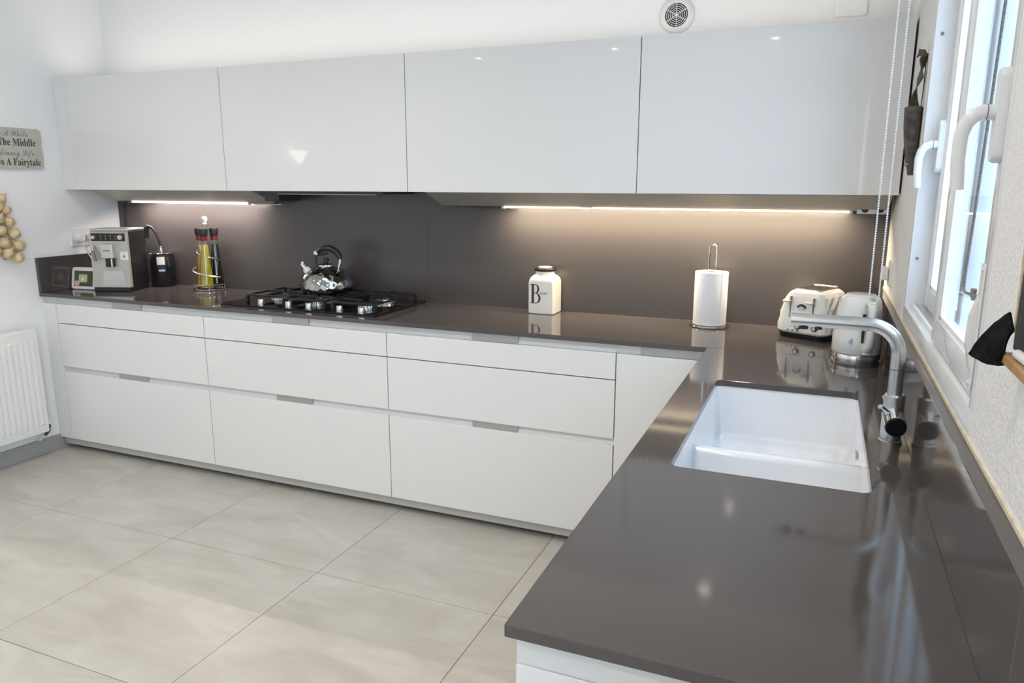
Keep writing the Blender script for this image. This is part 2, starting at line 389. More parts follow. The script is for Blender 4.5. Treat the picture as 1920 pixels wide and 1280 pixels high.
obj('splashback_panel', box(BM(), 0.001, 2.2195, -0.012, -0.001, ZC+0.0005, 1.545), 'splash', sp)
obj('splashback_panel', box(BM(), 2.2205, XW-0.001, -0.012, -0.001, ZC+0.0005, 1.545), 'splash', sp)

# ------------------------------------------------------------------ base cabinets
BD = -0.585; BX = [0.106, 1.206, 2.309, 3.401]; G = 0.0022
BZ = 0.075
def base_cabinet(x0, x1, label):
    t = thing('base_cabinet', label, 'cabinet', ((x0+x1)/2, -0.3, BZ), 0, 'white handleless base cabinets')
    obj('cabinet_body', box(BM(), x0+0.0005, x1-0.0005, BD+0.022, -0.02, BZ, 0.9245), 'carcass', t)
    for za, zb in ((0.775, 0.886), (0.519, 0.7705), (BZ, 0.487)):
        obj('drawer_front', box(BM(), x0+G, x1-G, BD, BD+0.019, za, zb, 0.0012, 2), 'base', t)
    for za, zb in ((0.8865, 0.9245), (0.4875, 0.5185)):
        b = BM()
        pr = [(x0, BD+0.0215, zb), (x0, BD+0.0215-0.006, zb), (x0, BD+0.012, zb-0.004), (x0, BD+0.016, (za+zb)/2), (x0, BD+0.010, za+0.002), (x0, BD+0.010, za), (x0, BD+0.0215, za)]
        pr = [(p[0]+0.0003, p[1], p[2]) for p in pr]
        prism(b, pr, (x1-x0-0.0006, 0, 0))
        c = obj('grip_channel', b, 'channel', t)
        xm = (x0+x1)/2
        obj('grip_and_reflection_strip', box(BM(), xm-0.11, xm+0.11, BD+0.006, BD+0.0155, za+0.001, zb-0.0005), 'grip', c)
base_cabinet(BX[0], BX[1], 'white three-drawer base cabinet at the left, below the coffee machine')
base_cabinet(BX[1], BX[2], 'white three-drawer base cabinet in the middle, directly below the gas hob')
base_cabinet(BX[2], BX[3], 'white three-drawer base cabinet below the biscuit jar, beside the corner panel')
b = BM(); box(b, 0.001, BX[0]-0.0022, BD, BD+0.019, BZ, 0.886, 0.0012, 2)
fp = thing('filler_panel', 'narrow white filler panel between the left wall and the drawers', 'panel', (0.05, BD, BZ))
obj('panel_board', b, 'base', fp)
obj('end_channel', box(BM(), 0.001, BX[0]-0.0005, BD+0.012, BD+0.03, 0.8865, 0.9245), 'channel', fp)
cp = thing('corner_panel', 'plain white corner panel between the drawers and the sink run', 'panel', (3.6, BD, BZ))
obj('panel_board', box(BM(), BX[3]+0.0022, 3.7745, BD, BD+0.019, BZ, 0.886, 0.0012, 2), 'base', cp)
ch = obj('end_channel', box(BM(), BX[3]+0.0005, 3.7745, BD+0.012, BD+0.03, 0.8865, 0.9245), 'channel', cp)
obj('grip_and_reflection_strip', box(BM(), 3.50, 3.76, BD+0.007, BD+0.0125, 0.8875, 0.924), 'grip', ch)  # corner strip stands in for a darker reflection; drawer inserts are grips
# sink run (its doors face the room, its end panel the camera)
sr = thing('sink_cabinet', 'white cabinet run below the sink with a plain end panel', 'cabinet', (4.0, -1.6, BZ))
obj('end_panel', box(BM(), 3.776, XW-0.002, -2.592, -2.572, 0.0, 0.874, 0.0012, 1), 'base', sr)
obj('overhang_shade_band', box(BM(), 3.776, XW-0.002, -2.588, -2.572, 0.8745, 0.9245), mat('overhang_shade_white', (0.70, 0.71, 0.70), 0.4, var=0.01), sr)  # shadow of the worktop overhang, put in as a darker set-back band
for ya, yb in ((-2.570, -1.90), (-1.898, -1.24), (-1.238, -0.600)):
    obj('cabinet_door', box(BM(), 3.776, 3.795, ya+G, yb-G, BZ, 0.886, 0.0012, 1), 'base', sr)
obj('grip_channel', box(BM(), 3.788, 3.81, -2.570, -0.60, 0.8865, 0.9245), 'channel', sr)
obj('cabinet_floor', box(BM(), 3.797, XW-0.02, -2.570, -0.60, BZ, BZ+0.018), 'base', sr)
obj('kickboard', box(BM(), 3.83, 3.845, -2.570, -0.60, 0.0, BZ-0.001), 'plinth', sr)
tag(obj('kickboard', box(BM(), 0.014, 3.80, -0.560, -0.540, 0.028, BZ-0.002), 'plinth'), 'grey recessed kickboard strip below the white drawers', 'kickboard')

# ------------------------------------------------------------------ wall cabinets
UX = [0.0, 1.221, 2.314, 3.408, 4.390]; UD = -0.364; UB, UT = 1.525, 2.144
ulab = ['leftmost gloss white wall cabinet, above the coffee machine', 'second gloss white wall cabinet from the left, above the kettle on the hob',
        'third gloss white wall cabinet from the left, above the biscuit jar', 'rightmost gloss white wall cabinet, beside the window']
for k in range(4):
    x0, x1 = UX[k], UX[k+1]
    t = thing('wall_cabinet', ulab[k], 'cabinet', ((x0+x1)/2, -0.18, UB), 0, 'gloss white wall cabinets')
    d0 = x0+0.095 if k == 0 else x0
    obj('cabinet_body', box(BM(), x0+0.001, x1-0.0008, UD+0.021, -0.001, UB+0.022 if k == 0 else UB+0.022, UT), 'base', t)
    obj('bottom_panel', box(BM(), x0+0.001, x1-0.0008, UD+0.021, -0.014, UB+0.003, UB+0.0215), 'visor', t)
    obj('cabinet_door', box(BM(), d0+0.0018, x1-0.0018, UD, UD+0.020, UB, UT, 0.0012, 2), 'upper', t)
    if k == 0: obj('side_filler', box(BM(), 0.001, d0-0.0004, UD+0.0005, UD+0.020, UB, UT, 0.0008, 1), 'upper', t)

# under-cabinet lights
def under_light(x0, x1, e0, e1, mled, label, conn):
    t = thing('under_cabinet_light', label, 'light', ((x0+x1)/2, -0.19, UB))
    pr = [(x0, -0.285, UB+0.002), (x0, -0.285, UB-0.004), (x0+0.0, -0.110, 1.4575), (x0, -0.106, 1.459), (x0, -0.095, 1.470), (x0, -0.115, UB+0.002)]
    obj('visor', prism(BM(), pr, (x1-x0, 0, 0)), 'visor', t)
    obj('light_rail', box(BM(), x0+0.05, x1+(0.02 if x1 < 2 else -0.02), -0.080, -0.066, 1.446, 1.450), 'alu' if mled == 'ledcool' else 'dark', t)
    for xa in (x0+0.06, x1-0.03): obj('rail_bracket', box(BM(), xa, xa+0.01, -0.079, -0.068, 1.450, UB+0.002), 'dark', t)
    l = bpy.data.lights.new('led_light', 'AREA'); l.shape = 'RECTANGLE'; l.size = e1-e0; l.size_y = 0.008; l.energy = (LED_WARM if mled == 'ledwarm' else LED_COOL)
    l.color = (1.0, 0.83, 0.60) if mled == 'ledwarm' else (1.0, 0.87, 0.80); l.spread = math.radians(165)
    lo = bpy.data.objects.new('led_light', l); COL.objects.link(lo); lo.parent = t
    lo.location = ((e0+e1)/2-(x0+x1)/2, -0.100+0.19, 1.4465-UB); lo.rotation_euler = (math.radians(14), 0, 0)
    b = BM(); tube(b, [(e0, -0.103, 1.4545), (e1, -0.103, 1.4545)], 0.007 if mled == 'ledcool' else 0.0042, 10); obj('led_strip', b, mled, t, smooth=True)
    for xa in (e0-0.012, e1): obj('end_clip', box(BM(), xa, xa+0.012, -0.112, -0.096, 1.446, 1.466), 'alu', t)
    for xa, xb, mm in conn:
        obj('connector', box(BM(), xa, xb, -0.120, -0.111, 1.456, 1.473, 0.002), mm, t)
    return t
under_light(0.12, 1.32, 0.24, 1.13, 'ledcool', 'grey under-cabinet strip light above the coffee machine', [])
ul = under_light(2.365, 4.375, 2.70, 4.235, 'ledwarm', 'long grey under-cabinet strip light above jar and paper roll', [(2.995, 3.003, 'white'), (3.085, 3.15, 'white')])
sb = obj('socket_block', box(BM(), 4.262, 4.375, -0.130, -0.080, 1.4465, 1.484, 0.002), 'alu', ul)
for xc in (4.292, 4.348):
    b = BM(); cyl(b, (xc, -0.1305, 1.466), (xc, -0.1285, 1.466), 0.014, seg=18); obj('socket_hole', b, 'black', sb)
t = thing('cabinet_top_light', 'slim strip light lying on top of the wall cabinets, washing the wall above', 'light', (2.2, -0.21, UT))
obj('light_housing', box(BM(), 0.10, 4.30, -0.225, -0.195, UT+0.0005, UT+0.018, 0.002, 1), 'alu', t)
obj('diffuser', box(BM(), 0.11, 4.29, -0.221, -0.199, UT+0.018, UT+0.021), 'ledtop', t)
l = bpy.data.lights.new('top_light', 'AREA'); l.shape = 'RECTANGLE'; l.size = 4.15; l.size_y = 0.03; l.energy = TOP_W; l.color = (1.0, 0.945, 0.88)
lo = bpy.data.objects.new('top_light', l); COL.objects.link(lo); lo.parent = t; lo.location = (0, 0, 0.026); lo.rotation_euler = (PI, 0, 0)
# cooker hood under the second cabinet
h = thing('extractor_hood', 'slim dark built-in extractor below the second wall cabinet', 'extractor', (1.8, -0.2, UB))
obj('hood_body', box(BM(), 1.44, 2.16, -0.335, -0.03, UB-0.014, UB+0.0025, 0.002, 1), 'dark', h)
obj('hood_filter', box(BM(), 1.50, 2.10, -0.30, -0.06, UB-0.017, UB-0.0142), 'alu', h)
obj('hood_motor', box(BM(), 1.36, 1.455, -0.24, -0.05, 1.470, UB-0.0145, 0.003, 1), 'dark', h)

# ------------------------------------------------------------------ sink
s = thing('double_sink', 'white ceramic undermount sink with one large and one small bowl', 'sink', (4.07, -1.49, 0.925))
bm = BM(); ZD = 0.872; ZF = 0.742
R0 = ring_at(bm, rrect(SX0-0.03, SX1+0.03, SY0-0.03, SY1+0.03, 0.03, 5), 0.9245)
rr = [R0]
for k, z in ((-0.003, 0.9245), (-0.002, 0.915), (0.002, ZF+0.034), (0.008, ZF+0.013), (0.022, ZF+0.003), (0.045, ZF)):
    rr.append(ring_at(bm, rrect(SX0+k, SX1-k, SY0+k, SY1-k, 0.028, 5), z))
loft(bm, rr, c0=False)
o = obj('sink_basin', bm, 'ceramic', s, smooth=True, angle=60)
bm = BM(); pf = [(-1.570, ZF-0.002), (-1.560, ZF+0.02), (-1.552, ZD-0.014), (-1.549, ZD-0.004), (-1.542, ZD), (-1.524, ZD), (-1.517, ZD-0.004), (-1.514, ZD-0.014), (-1.506, ZF+0.02), (-1.496, ZF-0.002)]
prism(bm, [(SX0-0.001, y, z) for y, z in pf], (SX1-SX0+0.002, 0, 0)); obj('bowl_divider', bm, 'ceramic', s, smooth=True, angle=50)
for yy in (-1.30, -1.73):
    b = BM(); lathe(b, [(0.044, ZF+0.0005), (0.044, ZF+0.003), (0.036, ZF+0.0035), (0.030, ZF+0.001), (0.0, ZF+0.001)], ((SX0+SX1)/2, yy, 0), 24)
    obj('drain', b, 'steel', s, smooth=True)
obj('overflow_slot', box(BM(), SX1-0.006, SX1-0.0015, -1.385, -1.345, 0.838, 0.852, 0.001, 1), 'steel', o)

# ------------------------------------------------------------------ tap
t = thing('kitchen_tap', 'brushed steel kitchen tap with a right-angled swivel spout beside the sink', 'tap', (4.335, -1.53, ZC))
b = BM(); lathe(b, [(0.027, 0), (0.027, 0.006), (0.0235, 0.008), (0.0235, 0.118), (0.020, 0.122)], (4.334, -1.53, ZC), 28)
obj('tap_body', b, 'steel', t, smooth=True)
b = BM(); pts = [(4.333, -1.53, 1.06), (4.3325, -1.53, 1.165)]
cx, cz, rb = 4.262, 1.165, 0.068
for k in range(1, 11):
    a = PI/2*k/10; pts.append((cx+0.0705*math.cos(a), -1.53, cz+rb*math.sin(a)))
pts += [(4.16, -1.53, 1.2333), (4.086, -1.53, 1.2333)]
tube(b, pts, 0.0165, 20); obj('spout', b, 'steel', t, smooth=True, angle=50)
b = BM(); tube(b, [(4.333, -1.53, 1.128), (4.333, -1.53, 1.1295)], 0.0169, 20); obj('swivel_joint', b, 'dark', t)
b = BM(); cyl(b, (4.116, -1.53, 1.219), (4.116, -1.53, 1.212), 0.011, seg=16); cyl(b, (4.150, -1.53, 1.219), (4.150, -1.53, 1.2125), 0.009, seg=16)
obj('aerator', b, 'black', t)
b = BM(); tube(b, [(4.333, -1.528, 1.016), (4.3355, -1.57, 1.009), (4.337, -1.598, 1.004)], [0.0235, 0.0245, 0.0245], 24)
hb = obj('mixer_handle', b, 'chrome', t, smooth=True)
b = BM(); tube(b, [(4.337, -1.598, 1.004), (4.3372, -1.6035, 1.003)], [0.0238, 0.0225], 24); obj('end_cap', b, 'blackgloss', hb)
b = BM(); tube(b, [(4.325, -1.560, 1.022), (4.300, -1.590, 1.048)], [0.007, 0.006], 12); obj('lever_pin', b, 'chrome', hb, smooth=True)
b = BM(); tube(b, [(4.330, -1.51, 1.03), (4.318, -1.50, 1.055)], [0.012, 0.010], 14); obj('shower_clip', b, 'steel', t, smooth=True)

# ------------------------------------------------------------------ hob
HX0, HX1, HY0, HY1 = 1.275, 2.215, -0.528, -0.030
h = thing('gas_hob', 'black glass five-burner gas hob with cast iron supports in the worktop', 'hob', (1.745, -0.28, ZC))
obj('hob_glass', box(BM(), HX0, HX1, HY0, HY1, ZC+0.0002, ZC+0.0085, 0.002, 2), 'blackgloss', h)
HZ = ZC+0.0085
burn = [(1.490, -0.275, 0.062), (1.705, -0.195, 0.050), (1.775, -0.370, 0.034), (2.035, -0.155, 0.050), (2.065, -0.372, 0.042)]
for x, y, r in burn:
    b = BM(); lathe(b, [(r*1.25, 0), (r*1.25, 0.004), (r*1.05, 0.006), (r*1.0, 0.018), (r*0.9, 0.019)], (x, y, HZ), 28)
    bo = obj('burner', b, 'steel', h, smooth=True)
    b = BM(); lathe(b, [(r*0.92, 0.0192), (r*0.96, 0.022), (r*0.92, 0.027), (r*0.6, 0.029), (0, 0.029)], (x, y, HZ), 28)
    obj('burner_cap', b, 'iron', bo, smooth=True)
    b = BM()
    for k in range(20):
        a = 2*PI*k/20; cyl(b, (x+r*0.98*math.cos(a), y+r*0.98*math.sin(a), HZ+0.007), (x+r*0.98*math.cos(a), y+r*0.98*math.sin(a), HZ+0.017), 0.0028, seg=6)
    obj('flame_ring', b, 'chrome', bo)
def grate(x0, x1, y0, y1, centers):
    b = BM(); z0, z1 = HZ+0.031, HZ+0.041; t_ = 0.006
    for ya in (y0, y1): box(b, x0, x1, ya-t_, ya+t_, z0, z1, 0.0015, 1)
    for xa in (x0, x1): box(b, xa-t_, xa+t_, y0, y1, z0, z1, 0.0015, 1)
    for xa in (x0, x1):
        for ya in (y0, y1): box(b, xa-0.008, xa+0.008, ya-0.008, ya+0.008, HZ, z0+0.002, 0.001, 1)
    for (cx, cy, g0, g1) in centers:
        box(b, x0, cx-0.028, cy-0.005, cy+0.005, z0+0.001, z1+0.005, 0.0012, 1); box(b, cx+0.028, x1, cy-0.005, cy+0.005, z0+0.001, z1+0.005, 0.0012, 1)
        box(b, cx-0.005, cx+0.005, g0, cy-0.028, z0+0.001, z1+0.005, 0.0012, 1); box(b, cx-0.005, cx+0.005, cy+0.028, g1, z0+0.001, z1+0.005, 0.0012, 1)
    return obj('pan_support', b, 'iron', h)
grate(1.365, 1.615, -0.425, -0.125, [(1.490, -0.275, -0.425, -0.125)])
grate(1.625, 1.875, -0.455, -0.06, [(1.705, -0.195, -0.285, -0.06), (1.775, -0.370, -0.455, -0.285)])
grate(1.925, 2.165, -0.455, -0.06, [(2.035, -0.155, -0.285, -0.06), (2.065, -0.372, -0.455, -0.285)])
for x, y in ((1.502, -0.482), (1.675, -0.482), (1.806, -0.490), (1.990, -0.492), (2.118, -0.496)):
    b = BM(); lathe(b, [(0.019, 0), (0.019, 0.003), (0.0165, 0.004), (0.0155, 0.026), (0.0145, 0.028), (0, 0.028)], (x, y, HZ), 22)
    obj('control_knob', b, 'steel', h, smooth=True)

# ------------------------------------------------------------------ stove-top kettle
KX, KY, KZ = 1.705, -0.195, HZ+0.0462
k = thing('stove_kettle', 'dimpled chrome whistling kettle with a black handle on the gas hob', 'kettle', (KX, KY, KZ))
b = BM(); R = 0.140
pr = [(0.118, 0.0), (R*0.97, 0.004), (R, 0.012), (R, 0.030)]
for i in range(1, 12):
    a = PI/2*i/12.5; pr.append((R*math.cos(a)*1.0, 0.030+0.108*math.sin(a)))
pr.append((0.030, 0.1395))
lathe(b, pr, (KX, KY, KZ), 48); obj('kettle_body', b, 'dimple', k, smooth=True, angle=60)
b = BM(); lathe(b, [(0.045, 0.1335), (0.044, 0.140), (0.030, 0.147), (0.010, 0.150), (0.008, 0.152)], (KX, KY, KZ), 28); ld = obj('lid', b, 'chrome', k, smooth=True)
b = BM(); lathe(b, [(0.008, 0.152), (0.012, 0.156), (0.017, 0.164), (0.015, 0.172), (0, 0.176)], (KX, KY, KZ), 20); obj('lid_knob', b, 'black', ld, smooth=True)
b = BM(); tube(b, [(KX-0.072, KY-0.03, KZ+0.080), (KX-0.096, KY-0.04, KZ+0.112), (KX-0.103, KY-0.044, KZ+0.124)], [0.030, 0.020, 0.018], 18); obj('spout', b, 'cream', k, smooth=True)
b = BM(); tube(b, [(KX-0.102, KY-0.044, KZ+0.122), (KX-0.114, KY-0.050, KZ+0.140)], [0.019, 0.017], 18); tube(b, [(KX-0.116, KY-0.048, KZ+0.136), (KX-0.110, KY-0.048, KZ+0.158)], [0.013, 0.010], 14)
obj('whistle', b, 'chrome', k, smooth=True)
arc = []
for i in range(15):
    a = math.radians(205-230*i/14); arc.append((KX+0.012+0.080*math.cos(a), KY, KZ+0.163+0.066*math.sin(a)))
b = BM(); tube(b, [(KX-0.070, KY, KZ+0.106)]+arc[:6], 0.0075, 10); hnd = obj('handle', b, 'dark', k, smooth=True)
b = BM(); tube(b, arc[4:13], [0.010, 0.0135, 0.015, 0.016, 0.016, 0.016, 0.0155, 0.015, 0.013], 14); obj('hand_grip', b, 'black', hnd, smooth=True, angle=60)
b = BM(); tube(b, arc[12:]+[(KX+0.075, KY, KZ+0.096)], 0.009, 10); obj('handle_bracket', b, 'chrome', hnd, smooth=True)
b = BM(); tube(b, [arc[3], (KX-0.02, KY, KZ+0.196), (KX+0.012, KY, KZ+0.200)], [0.009, 0.007, 0.005], 10); obj('trigger', b, 'black', hnd, smooth=True)
b = BM(); tube(b, [(KX-0.070, KY, KZ+0.203), (KX-0.050, KY, KZ+0.192)], [0.011, 0.010], 10); obj('handle_rivet', b, 'cream', hnd, smooth=True)

# ------------------------------------------------------------------ biscuit jar
JX0, JX1, JY0, JY1 = 2.842, 2.972, -0.145, -0.020
j = thing('biscuit_jar', 'square cream ceramic biscuit jar with a black-rimmed lid on the worktop', 'jar', (2.907, -0.083, ZC))
b = BM(); cx, cy = (JX0+JX1)/2, (JY0+JY1)/2; rr = []
N = 24
def sq_ring(hw, hd, rad, z):
    return [b.verts.new((x, y, z)) for x, y in rrect(cx-hw, cx+hw, cy-hd, cy+hd, rad, 5)]
for hw, hd, rad, z in ((0.060, 0.058, 0.006, 0), (0.0645, 0.0620, 0.008, 0.004), (0.0645, 0.0620, 0.008, 0.150), (0.0635, 0.0610, 0.014, 0.163), (0.060, 0.058, 0.026, 0.176), (0.053, 0.0525, 0.040, 0.185), (0.0475, 0.0475, 0.0470, 0.190), (0.0465, 0.0465, 0.0460, 0.205)):
    rr.append(sq_ring(hw, hd, rad, ZC+z))
loft(b, rr); obj('jar_body', b, 'cream', j, smooth=True, angle=35)
b = BM(); lathe(b, [(0.045, 0.2052), (0.051, 0.206), (0.053, 0.212), (0.051, 0.219), (0.046, 0.222), (0.034, 0.2225)], (cx, cy, ZC), 36); ld = obj('jar_lid', b, 'black', j, smooth=True, angle=60)
b = BM(); lathe(b, [(0.034, 0.2222), (0.033, 0.2255), (0, 0.2265)], (cx, cy, ZC), 30); obj('lid_disc', b, 'cream', ld, smooth=True)
# serif letter B and the small capitals after it
b = BM(); FY = JY0-0.0002; bx, bz, H = 2.853, ZC+0.052, 0.093
def fl_poly(pts):
    prism(b, [(bx+u, FY, bz+v) for u, v in pts], (0, -0.0006, 0))
fl_poly([(0.008, 0), (0.020, 0), (0.020, H), (0.008, H)])
fl_poly([(0, 0), (0.030, 0), (0.030, 0.003), (0, 0.003)]); fl_poly([(0, H-0.003), (0.030, H-0.003), (0.030, H), (0, H)])
fl_poly([(0.020, 0.049), (0.032, 0.049), (0.032, 0.0515), (0.020, 0.0515)])
def bowl_stroke(z0, z1, xo, th):
    zc, hz = (z0+z1)/2, (z1-z0)/2; n = 12; xs = 0.028
    for i in range(n):
        q = []
        for kk in (i, i+1):
            a = -PI/2+PI*kk/n; q.append(((xs+(xo-xs)*math.cos(a)), zc+hz*math.sin(a), (xs-0.0+(xo-th-xs)*math.cos(a)), zc+(hz-0.003)*math.sin(a)))
        fl_poly([(q[0][0], q[0][1]), (q[1][0], q[1][1]), (q[1][2], q[1][3]), (q[0][2], q[0][3])])
bowl_stroke(0.049, H, 0.047, 0.009); bowl_stroke(0, 0.0515, 0.054, 0.010)
text_bm(b, 'ISCUITS', 0.0115, (bx+0.050, FY, bz+0.046), (1, 0, 0), (0, 0, 1))
obj('lettering', b, 'ink', j)

# ------------------------------------------------------------------ paper towel
PX, PY = 3.705, -0.135
p = thing('paper_towel_holder', 'chrome wire paper towel stand with a looped top on the worktop', 'holder', (PX, PY, ZC))
b = BM(); ring = [(PX+0.082*math.cos(2*PI*i/36), PY+0.082*math.sin(2*PI*i/36), ZC+0.005) for i in range(36)]
tube(b, ring, 0.0048, 8, closed=True); obj('base_ring', b, 'chrome', p, smooth=True)
b = BM(); lathe(b, [(0.078, 0.004), (0.078, 0.009), (0.0, 0.010)], (PX, PY, ZC), 32); obj('base_disc', b, 'dark', p, smooth=True)
b = BM(); lp = [(PX-0.014, PY, ZC+0.008), (PX-0.014, PY, ZC+0.34)]
for i in range(1, 9): lp.append((PX-0.014*math.cos(PI*i/8), PY, ZC+0.345+0.016*math.sin(PI*i/8)))
lp += [(PX+0.014, PY, ZC+0.34), (PX+0.014, PY, ZC+0.008)]
tube(b, lp, 0.0036, 8); obj('wire_loop', b, 'chrome', p, smooth=True)
r = thing('paper_towel_roll', 'white embossed paper towel roll standing on the chrome stand', 'paper towel', (PX, PY, ZC+0.0105))
b = BM(); lathe(b, [(0.0215, 0), (0.0215, 0.232), (0.0705, 0.232), (0.0715, 0.230), (0.0715, 0.002), (0.0705, 0.0)], (PX, PY, ZC+0.0108), 48, close=False)
vsn = list(b.verts); obj('paper', b, 'paper', r, smooth=True)
b = BM(); box(b, PX+0.05, PX+0.0512, PY-0.0518, PY-0.0498, ZC+0.0115, ZC+0.242); obj('sheet_edge', b, 'paper', r)
b = BM(); lathe(b, [(0.0214, 0.001), (0.0214, 0.2325), (0.0195, 0.2325), (0.0195, 0.001)], (PX, PY, ZC+0.0108), 24, close=False); obj('cardboard_core', b, 'straw', r, smooth=True)

# ------------------------------------------------------------------ toaster
T = thing('toaster', 'white four-slot toaster with faceted sides behind the white kettle', 'toaster', (3.985, -0.240, ZC), math.atan2(-0.446, 0.895))
TW, TD, TH = 0.226, 0.235, 0.20
b = BM()
def fring(x0, x1, y0, y1, rad, z, j, amp):
    base = rrect(x0, x1, y0, y1, rad, 4); out = []; n = len(base); q = []
    for i in range(n):
        a = Vector(base[i]); c = Vector(base[(i+1) % n]); L = (c-a).length
        m_ = max(1, int(L/0.030)) if L > 0.05 else 1
        for kk in range(m_): q.append(a.lerp(c, kk/m_))
    cxx, cyy = (x0+x1)/2, (y0+y1)/2
    for i, v in enumerate(q):
        am = amp*(1 if (i+j) % 2 else -1) if v.y > y0+0.02 else 0
        d = (v-Vector((cxx, cyy))).normalized(); out.append(b.verts.new((v.x+d.x*am, v.y+d.y*am, z)))
    return out
rings = []
lv = [(0.010, 0.022, 0), (0.0, 0.030, 0), (0.001, 0.055, .0026), (0.004, 0.080, .0026), (0.008, 0.105, .0026), (0.013, 0.130, .0026), (0.019, 0.152, .0022), (0.027, 0.172, .001), (0.037, 0.186, 0), (0.050, 0.195, 0), (0.066, 0.199, 0)]
cnt = None
for jx, (ins, z, am) in enumerate(lv):
    rings.append(fring(ins, TW-ins, ins*0.55, TD-ins*0.55, 0.035, z, jx, am))
ok = len({len(x) for x in rings}) == 1
if not ok:
    b.free(); b = BM(); rings = []
    for jx, (ins, z, am) in enumerate(lv):
        base = rrect(0, TW, 0, TD, 0.035, 4); n = len(base); q = []
        for i in range(n):
            a = Vector(base[i]); c = Vector(base[(i+1) % n]); L = (c-a).length
            m_ = 5 if L > 0.05 else 1
            for kk in range(m_): q.append(a.lerp(c, kk/m_))
        sx = (TW-2*ins)/TW; sy = (TD-1.1*ins)/TD; out = []
        for i, v in enumerate(q):
            x = TW/2+(v.x-TW/2)*sx; y = TD/2+(v.y-TD/2)*sy
            am2 = am*(1 if (i+jx) % 2 else -1) if v.y > 0.02 else 0
            d = (v-Vector((TW/2, TD/2))).normalized(); out.append(b.verts.new((x+d.x*am2, y+d.y*am2, z)))
        rings.append(out)
loft(b, rings); obj('toaster_body', b, 'whitegloss', T, world=False)
b = BM(); loft(b, [ring_at(b, rrect(0.012, TW-0.012, 0.012, TD-0.012, 0.03, 4), 0.0), ring_at(b, rrect(0.006, TW-0.006, 0.004, TD-0.004, 0.03, 4), 0.022)]); obj('toaster_base', b, 'black', T, world=False)
b = BM(); box(b, 0.060, TW-0.060, 0.038, TD-0.030, 0.1985, 0.2015, 0.001, 1); obj('top_plate', b, 'steel', T, world=False)
for i in range(4):
    xc = 0.076+i*0.0247
    sl = obj('bread_slot', box(BM(), xc-0.0075, xc+0.0075, 0.044, TD-0.058, 0.2012, 0.2026), 'black', T, world=False)
    obj('slot_tab', box(BM(), xc-0.010, xc+0.010, TD-0.055, TD-0.034, 0.2012, 0.206, 0.001, 1), 'cream', sl, world=False)
for u in (0.062, 0.160):
    fy = 0.0045
    lv_ = obj('lever_slot', box(BM(), u-0.002, u+0.002, fy-0.003, fy+0.008, 0.085, 0.172), 'greyink', T, world=False)
    b = BM(); box(b, u-0.026, u+0.004, -0.018, fy, 0.148, 0.156, 0.002, 1); obj('lever', b, 'alu', lv_, world=False)
b = BM(); pts = []
for i in range(9):
    a = math.radians(25+130*i/8); pts.append((0.111+0.022*math.cos(a), 0.0025, 0.122+0.022*math.sin(a)))
prism(b, pts+[(0.111-0.009, 0.0025, 0.122), (0.111+0.009, 0.0025, 0.122)], (0, 0.005, 0)); bd = obj('badge', b, 'dark', T, world=False)
b = BM(); pts = []
for i in range(9):
    a = math.radians(25+130*i/8); pts.append((0.111+0.015*math.cos(a), 0.0018, 0.120+0.015*math.sin(a)))
prism(b, pts+[(0.103, 0.0018, 0.120), (0.119, 0.0018, 0.120)], (0, 0.005, 0)); obj('badge_face', b, 'alu', bd, world=False)
for u in (0.105, 0.175):
    b = BM(); tube(b, [(u, 0.006, 0.052), (u, -0.010, 0.052)], [0.013, 0.011], 18); kn = obj('browning_dial', b, 'black', T, world=False, smooth=True)
    b = BM(); tube(b, [(u, -0.010, 0.052), (u, -0.0115, 0.052)], [0.008, 0.007], 14); obj('dial_face', b, 'chrome', kn, world=False)
for i in range(3):
    b = BM(); u = 0.062+0.020*i; tube(b, [(u, 0.004, 0.034), (u, -0.003, 0.034)], 0.0042, 12); obj('button', b, 'greyink', T, world=False)

# ------------------------------------------------------------------ electric kettle
E_ = (4.283, -0.640, ZC)
k = thing('electric_kettle', 'white electric kettle with a steel base ring beside the window wall', 'kettle', E_, math.radians(12))
b = BM(); lathe(b, [(0.078, 0), (0.080, 0.003), (0.080, 0.012), (0.077, 0.014), (0.077, 0.018), (0.080, 0.020), (0.080, 0.036), (0.079, 0.038)], (0, 0, 0), 40); obj('steel_base', b, 'chrome', k, world=False, smooth=True)
b = BM(); lathe(b, [(0.078, 0.0385), (0.0815, 0.043), (0.081, 0.09), (0.077, 0.15), (0.071, 0.20), (0.066, 0.226), (0.061, 0.236), (0.050, 0.241)], (0, 0, 0), 40); obj('kettle_body', b, 'whitegloss', k, world=False, smooth=True, angle=60)
b = BM(); lathe(b, [(0.050, 0.2412), (0.046, 0.246), (0.020, 0.249), (0, 0.2495)], (0, 0, 0), 32); obj('lid', b, 'whitegloss', k, world=False, smooth=True)
b = BM(); hp = [(0.012, -0.058, 0.222), (0.013, -0.085, 0.226), (0.0135, -0.104, 0.215), (0.0135, -0.110, 0.195), (0.0135, -0.110, 0.12), (0.013, -0.108, 0.085), (0.012, -0.098, 0.068), (0.010, -0.078, 0.062)]
tube(b, hp, [0.015, 0.016, 0.015, 0.0135, 0.013, 0.0135, 0.014, 0.013], 14); hd = obj('handle', b, 'whitegloss', k, world=False, smooth=True, angle=70)
b = BM(); tube(b, [(0.0125, -0.094, 0.236), (0.0125, -0.098, 0.2405)], [0.007, 0.006], 12); obj('lid_button', b, 'alu', hd, world=False)
obj('water_gauge', box(BM(), -0.008, 0.001, -0.0815, -0.070, 0.085, 0.185), 'dark', k, world=False)
obj('switch', box(BM(), 0.000, 0.024, -0.096, -0.075, 0.046, 0.053, 0.003, 2), 'whitegloss', k, world=False)
